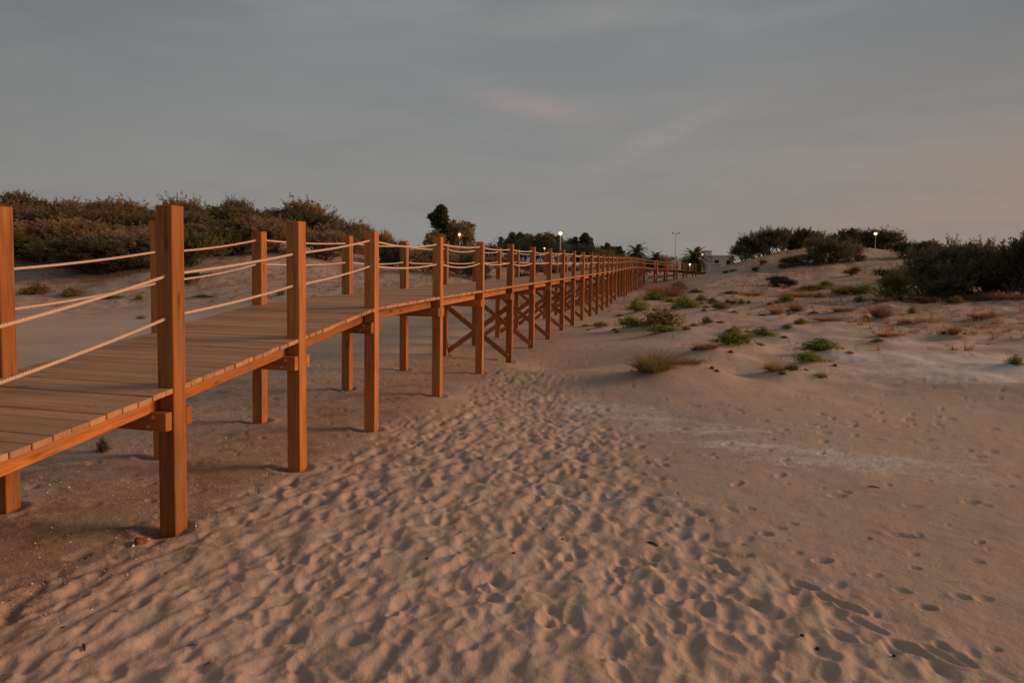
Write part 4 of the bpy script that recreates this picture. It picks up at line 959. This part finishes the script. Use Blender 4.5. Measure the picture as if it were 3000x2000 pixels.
c0 = np.stack([pts[:, 0], pts[:, 1], zz+.0015], -1); a = rng.normal(size=(len(pts), 3)); a[:, 2] *= .5; a /= np.linalg.norm(a, axis=1)[:, None]
nb_ = np.cross(a, rng.normal(size=a.shape)*[.5, .5, .2]+[0, 0, 1]); nb_ /= np.linalg.norm(nb_, axis=1)[:, None]; s = pts[:, 2][:, None]
up = np.array([0, 0, 1.])*s*.5
V = np.stack([c0-a*s, c0-nb_*s*.8, c0+a*s+up*.3, c0+nb_*s*.7, c0+up], 1).reshape(-1, 3); base_i = np.arange(len(pts))[:, None, None]*5
F3 = (base_i+np.array([[0, 1, 4], [1, 2, 4], [2, 3, 4], [3, 0, 4]])).reshape(-1, 3)
o = link('shell_fragments', mesh_np('shell_fragments', V, F3), SHELL); tag(o, 'crushed white shell chips strewn over the sand', 'shells', kind='stuff')
# loose bits --------------------------------------------------------------------------------------
m, b = mat('weathered_stick'); STICK = m
t = nt.nodes.new('ShaderNodeTexCoord'); nt.links.new(MIX(tex('ShaderNodeTexNoise', t.outputs['Object'], 30, 4), (.025, .016, .011), (.07, .045, .03)), b.inputs['Base Color']); b.inputs['Roughness'].default_value = .9
m, b = mat('broken_brick'); BRICK = m
t = nt.nodes.new('ShaderNodeTexCoord'); nz = tex('ShaderNodeTexNoise', t.outputs['Object'], 25, 5); nt.links.new(MIX(nz, (.16, .060, .028), (.30, .125, .06)), b.inputs['Base Color']); b.inputs['Roughness'].default_value = .9; bump(nz, .5, .004, b)
def lump(name, px, py, size, flat, m_, label, cat, seed, rz=0, lenx=1.0):
    p = ground_hit(px, py); rg = random.Random(seed); bm = bmesh.new(); bmesh.ops.create_icosphere(bm, subdivisions=3, radius=1)
    for v in bm.verts:
        d_ = v.co.normalized(); s_ = 1/max(abs(d_.x), abs(d_.y), abs(d_.z))**.75; n_ = .10*math.sin(d_.x*5+seed)+.08*math.sin(d_.y*7+d_.z*4+seed)
        v.co = d_*s_*(1+n_); v.co.x *= size*lenx; v.co.y *= size*.75; v.co.z *= size*flat
    me = bpy.data.meshes.new(name); bm.to_mesh(me); bm.free(); me.polygons.foreach_set('use_smooth', [False]*len(me.polygons))
    o = link(name, me, m_); z = p.z+float(footprint(np.array([p.x]), np.array([p.y]))[0]); o.location = (p.x, p.y, z+size*flat*.35); o.rotation_euler = (rg.uniform(-.2, .2), rg.uniform(-.25, .25), rz); tag(o, label, cat); return o
lump('brick_chunk', 412, 1590, .034, .75, BRICK, 'broken reddish brick chunk on the sand beside the nearest post foot', 'brick', 3, .6)
def stick(px, py, ln, rad, rz, label, tilt=.1, bend=.12):
    p = ground_hit(px, py); z = p.z+float(footprint(np.array([p.x]), np.array([p.y]))[0])
    t = np.linspace(-1, 1, 9); path = np.stack([t*ln/2, bend*ln*(1-t**2)*.5, .002*np.cos(t*4)], -1); v_, f_ = tube(path, 1, 7); c0 = path[:, None]; v_ = c0+(v_.reshape(9, 7, 3)-c0)*(rad*(1.05-.35*np.abs(t)+.1*np.sin(t*9)))[:, None, None]
    v_ = v_.reshape(-1, 3); f_ = f_.tolist()
    o = link('stick', mesh_np('stick', v_, f_, True), STICK); o.location = (p.x, p.y, z+rad*.9+.002); o.rotation_euler = (0, tilt, rz); tag(o, label, 'stick')
stick(1912, 1592, .075, .0065, -.6, 'short black stick lying on trampled sand in the open', .12)
stick(1592, 1548, .035, .005, 1.2, 'stubby dark twig standing in a dimple of the trampled sand', .6)
stick(1648, 1577, .022, .004, .3, 'tiny dark twig just beyond the stubby one')
stick(560, 1890, .05, .003, .8, 'thin dark twig on the rippled sand in the lower corner', .1)
stick(608, 1935, .035, .003, .9, 'thin dark twig nearest the bottom of the picture', .1)
stick(245, 1898, .05, .006, -.9, 'brown bark flake on the rippled sand', .15)
stick(2560, 1430, .10, .005, -.1, 'dark twig lying on the firm sand beneath the white shell streak')
for k, (px, py) in enumerate(((1505, 1625), (2350, 1870), (2395, 1888), (2620, 1918), (1250, 1640))): lump('sand_clod', px, py, .009, .7, STICK, ['dark pebble on the trampled sand in mid picture', 'dark pebble beside the broad double footprint', 'dark pebble inside the broad double footprint', 'dark pebble at the lip of the long footprint', 'dark pebble below the cluster of post feet'][k], 'pebble', k+5)
# ------------------------------------------------------------------ lamps
m, b = mat('lamp_pole_metal'); POLE = m
b.inputs['Metallic'].default_value = .6; b.inputs['Roughness'].default_value = .5
t = nt.nodes.new('ShaderNodeTexCoord'); nt.links.new(MIX(tex('ShaderNodeTexNoise', t.outputs['Object'], 6), (.30, .29, .27), (.42, .40, .37)), b.inputs['Base Color'])
def glow(name, col, s):
    m, b = mat(name); b.inputs['Base Color'].default_value = (.8, .7, .6, 1); b.inputs['Emission Color'].default_value = (*col, 1); b.inputs['Emission Strength'].default_value = s; return m
GLOW = glow('lit_lamp_globe', (1, .66, .34), 9); GLOWR = glow('lit_lamp_orange', (1, .45, .18), 5)
def lamp(px, py_top, py_foot, Y, rad, label, lit=True, m_=None, power=0, arm=False, pole_r=.06):
    Y *= DS; rad *= .8; top = at(px, py_top, Y); g0 = gh(top.x, top.y); root = empty('street_lamp', (top.x, top.y, g0)); tag(root, label, 'street lamp')
    H_ = top.z-g0
    path = np.stack([np.zeros(8), np.zeros(8), np.linspace(-.3, H_, 8)], -1)+np.array([1e-4, 0, 0])*np.arange(8)[:, None]; v_, f_ = tube(path, 1, 10); c0 = path[:, None]; v_ = c0+(v_.reshape(8, 10, 3)-c0)*(np.linspace(pole_r*1.3, pole_r*.7, 8))[:, None, None]
    link('pole', mesh_np('pole', v_.reshape(-1, 3), f_, True), POLE, root)
    bm = bmesh.new(); bmesh.ops.create_cone(bm, cap_ends=True, segments=16, radius1=rad*1.5, radius2=rad*.5, depth=rad*.6); me = bpy.data.meshes.new('hood'); bm.to_mesh(me); bm.free()
    heads = ((0, 0),) if not arm else ((-.55, 0), (.55, 0))
    for hx, hy in heads:
        h_ = link('hood', me, POLE, root); h_.location = (hx, hy, H_+rad*1.25)
        bm = bmesh.new(); bmesh.ops.create_uvsphere(bm, u_segments=16, v_segments=10, radius=rad)
        for v in bm.verts: v.co.z *= .9
        g_ = bpy.data.meshes.new('globe'); bm.to_mesh(g_); bm.free(); gl = link('globe', g_, m_ or (GLOW if lit else POLE), root); gl.location = (hx, hy, H_+rad*.3)
    if arm:
        bm = bmesh.new(); bmesh.ops.create_cube(bm, size=1); bmesh.ops.scale(bm, vec=(1.2, .06, .06), verts=bm.verts); me = bpy.data.meshes.new('arm'); bm.to_mesh(me); bm.free(); link('arm', me, POLE, root).location = (0, 0, H_)
    if power:
        ld = bpy.data.lights.new('lamp_light', 'POINT'); ld.energy = power*.12; ld.color = (1, .6, .3); ld.shadow_soft_size = rad; lo = bpy.data.objects.new('lamp_light', ld); COL.objects.link(lo); lo.parent = root; lo.location = (0, -rad*2.2, H_)
lamp(1642, 685, 760, 105, .34, 'lit street lamp on a tall pole above the far line of trees', power=500, pole_r=.12)
lamp(1346, 688, 790, 71, .15, 'lit lamp shining through the reddish twin tree', power=150)
lamp(2565, 686, 740, 62.5, .20, 'lit lamp among the bushes on top of the dune ridge', m_=GLOWR, power=60, pole_r=.03)
lamp(1980, 684, 776, 100, .16, 'tall unlit double-headed lamp pole beside the palms', lit=False, arm=True, pole_r=.05)
lamp(2021, 775, 790, 70, .13, 'low lit lamp under the dark palm', m_=GLOWR, power=120)
lamp(2058, 747, 770, 82, .15, 'small lit wall lamp beside the white tower', m_=GLOWR, power=60)
lamp(1595, 728, 776, 100, .13, 'small lit lamp at the edge of the big domed tree', m_=GLOWR, power=60)
# ------------------------------------------------------------------ buildings
m, b = mat('whitewash'); WHITE = m
gm = nt.nodes.new('ShaderNodeNewGeometry'); nz = tex('ShaderNodeTexNoise', gm.outputs['Position'], .8, 5, .6); nt.links.new(MIX(nz, (.62, .55, .50), (.80, .76, .72)), b.inputs['Base Color']); b.inputs['Roughness'].default_value = .85
m, b = mat('dark_glass'); GLASS = m
b.inputs['Base Color'].default_value = (.03, .035, .04, 1); b.inputs['Roughness'].default_value = .15
def house(px0, px1, py_top, py_bot, Y, dep, label, name, wins=(), cat='building', extra=()):
    Y *= DS; a = at(px0, py_bot, Y); c_ = at(px1, py_bot, Y); W_ = c_.x-a.x; zt = at((px0+px1)/2, py_top, Y).z
    g0 = gh((a.x+c_.x)/2, Y)-.3; H_ = zt-g0; root = empty(name, ((a.x+c_.x)/2, Y+dep/2, g0)); tag(root, label, cat)
    def bx(nm, cx_, cy_, cz_, sx, sy, sz, m_, par):
        me = bevel_box(sx, sy, sz, .02); o = link(nm, me, m_, par); o.location = (cx_, cy_, cz_); return o
    wl = bx('wall', 0, 0, H_/2, W_, dep, H_, WHITE, root); bx('parapet', 0, 0, H_+.10, W_+.16, dep+.16, .2, WHITE, root)
    for u, v, w_, h_ in wins:
        f_ = bx('window', u*W_, -dep/2-.012, v*H_, w_, .05, h_, GLASS, root); bx('sill', 0, -.05, -h_/2-.04, w_+.15, .12, .06, WHITE, f_)
    for e in extra: bx(e[0], *e[1:7], WHITE, root)
    return root
house(2066, 2084, 737, 776, 98, 2.6, 'small square white tower block between the palm and the dune', 'white_tower', ((0, .8, .4, .45),))
house(2086, 2150, 752, 790, 76, 5, 'low whitewashed house half hidden behind the sand slope', 'white_house', ((-.3, .6, .6, .6), (.25, .6, .6, .6)))
house(1955, 1995, 764, 784, 105, 5, 'low white house seen over the boardwalk rail beside the dark palm', 'white_house', ((-.3, .55, .8, .6), (.15, .55, .8, .6)))
house(2079, 2112, 776, 800, 68, .3, 'broken white garden wall at the foot of the sand slope', 'garden_wall', (), 'wall')
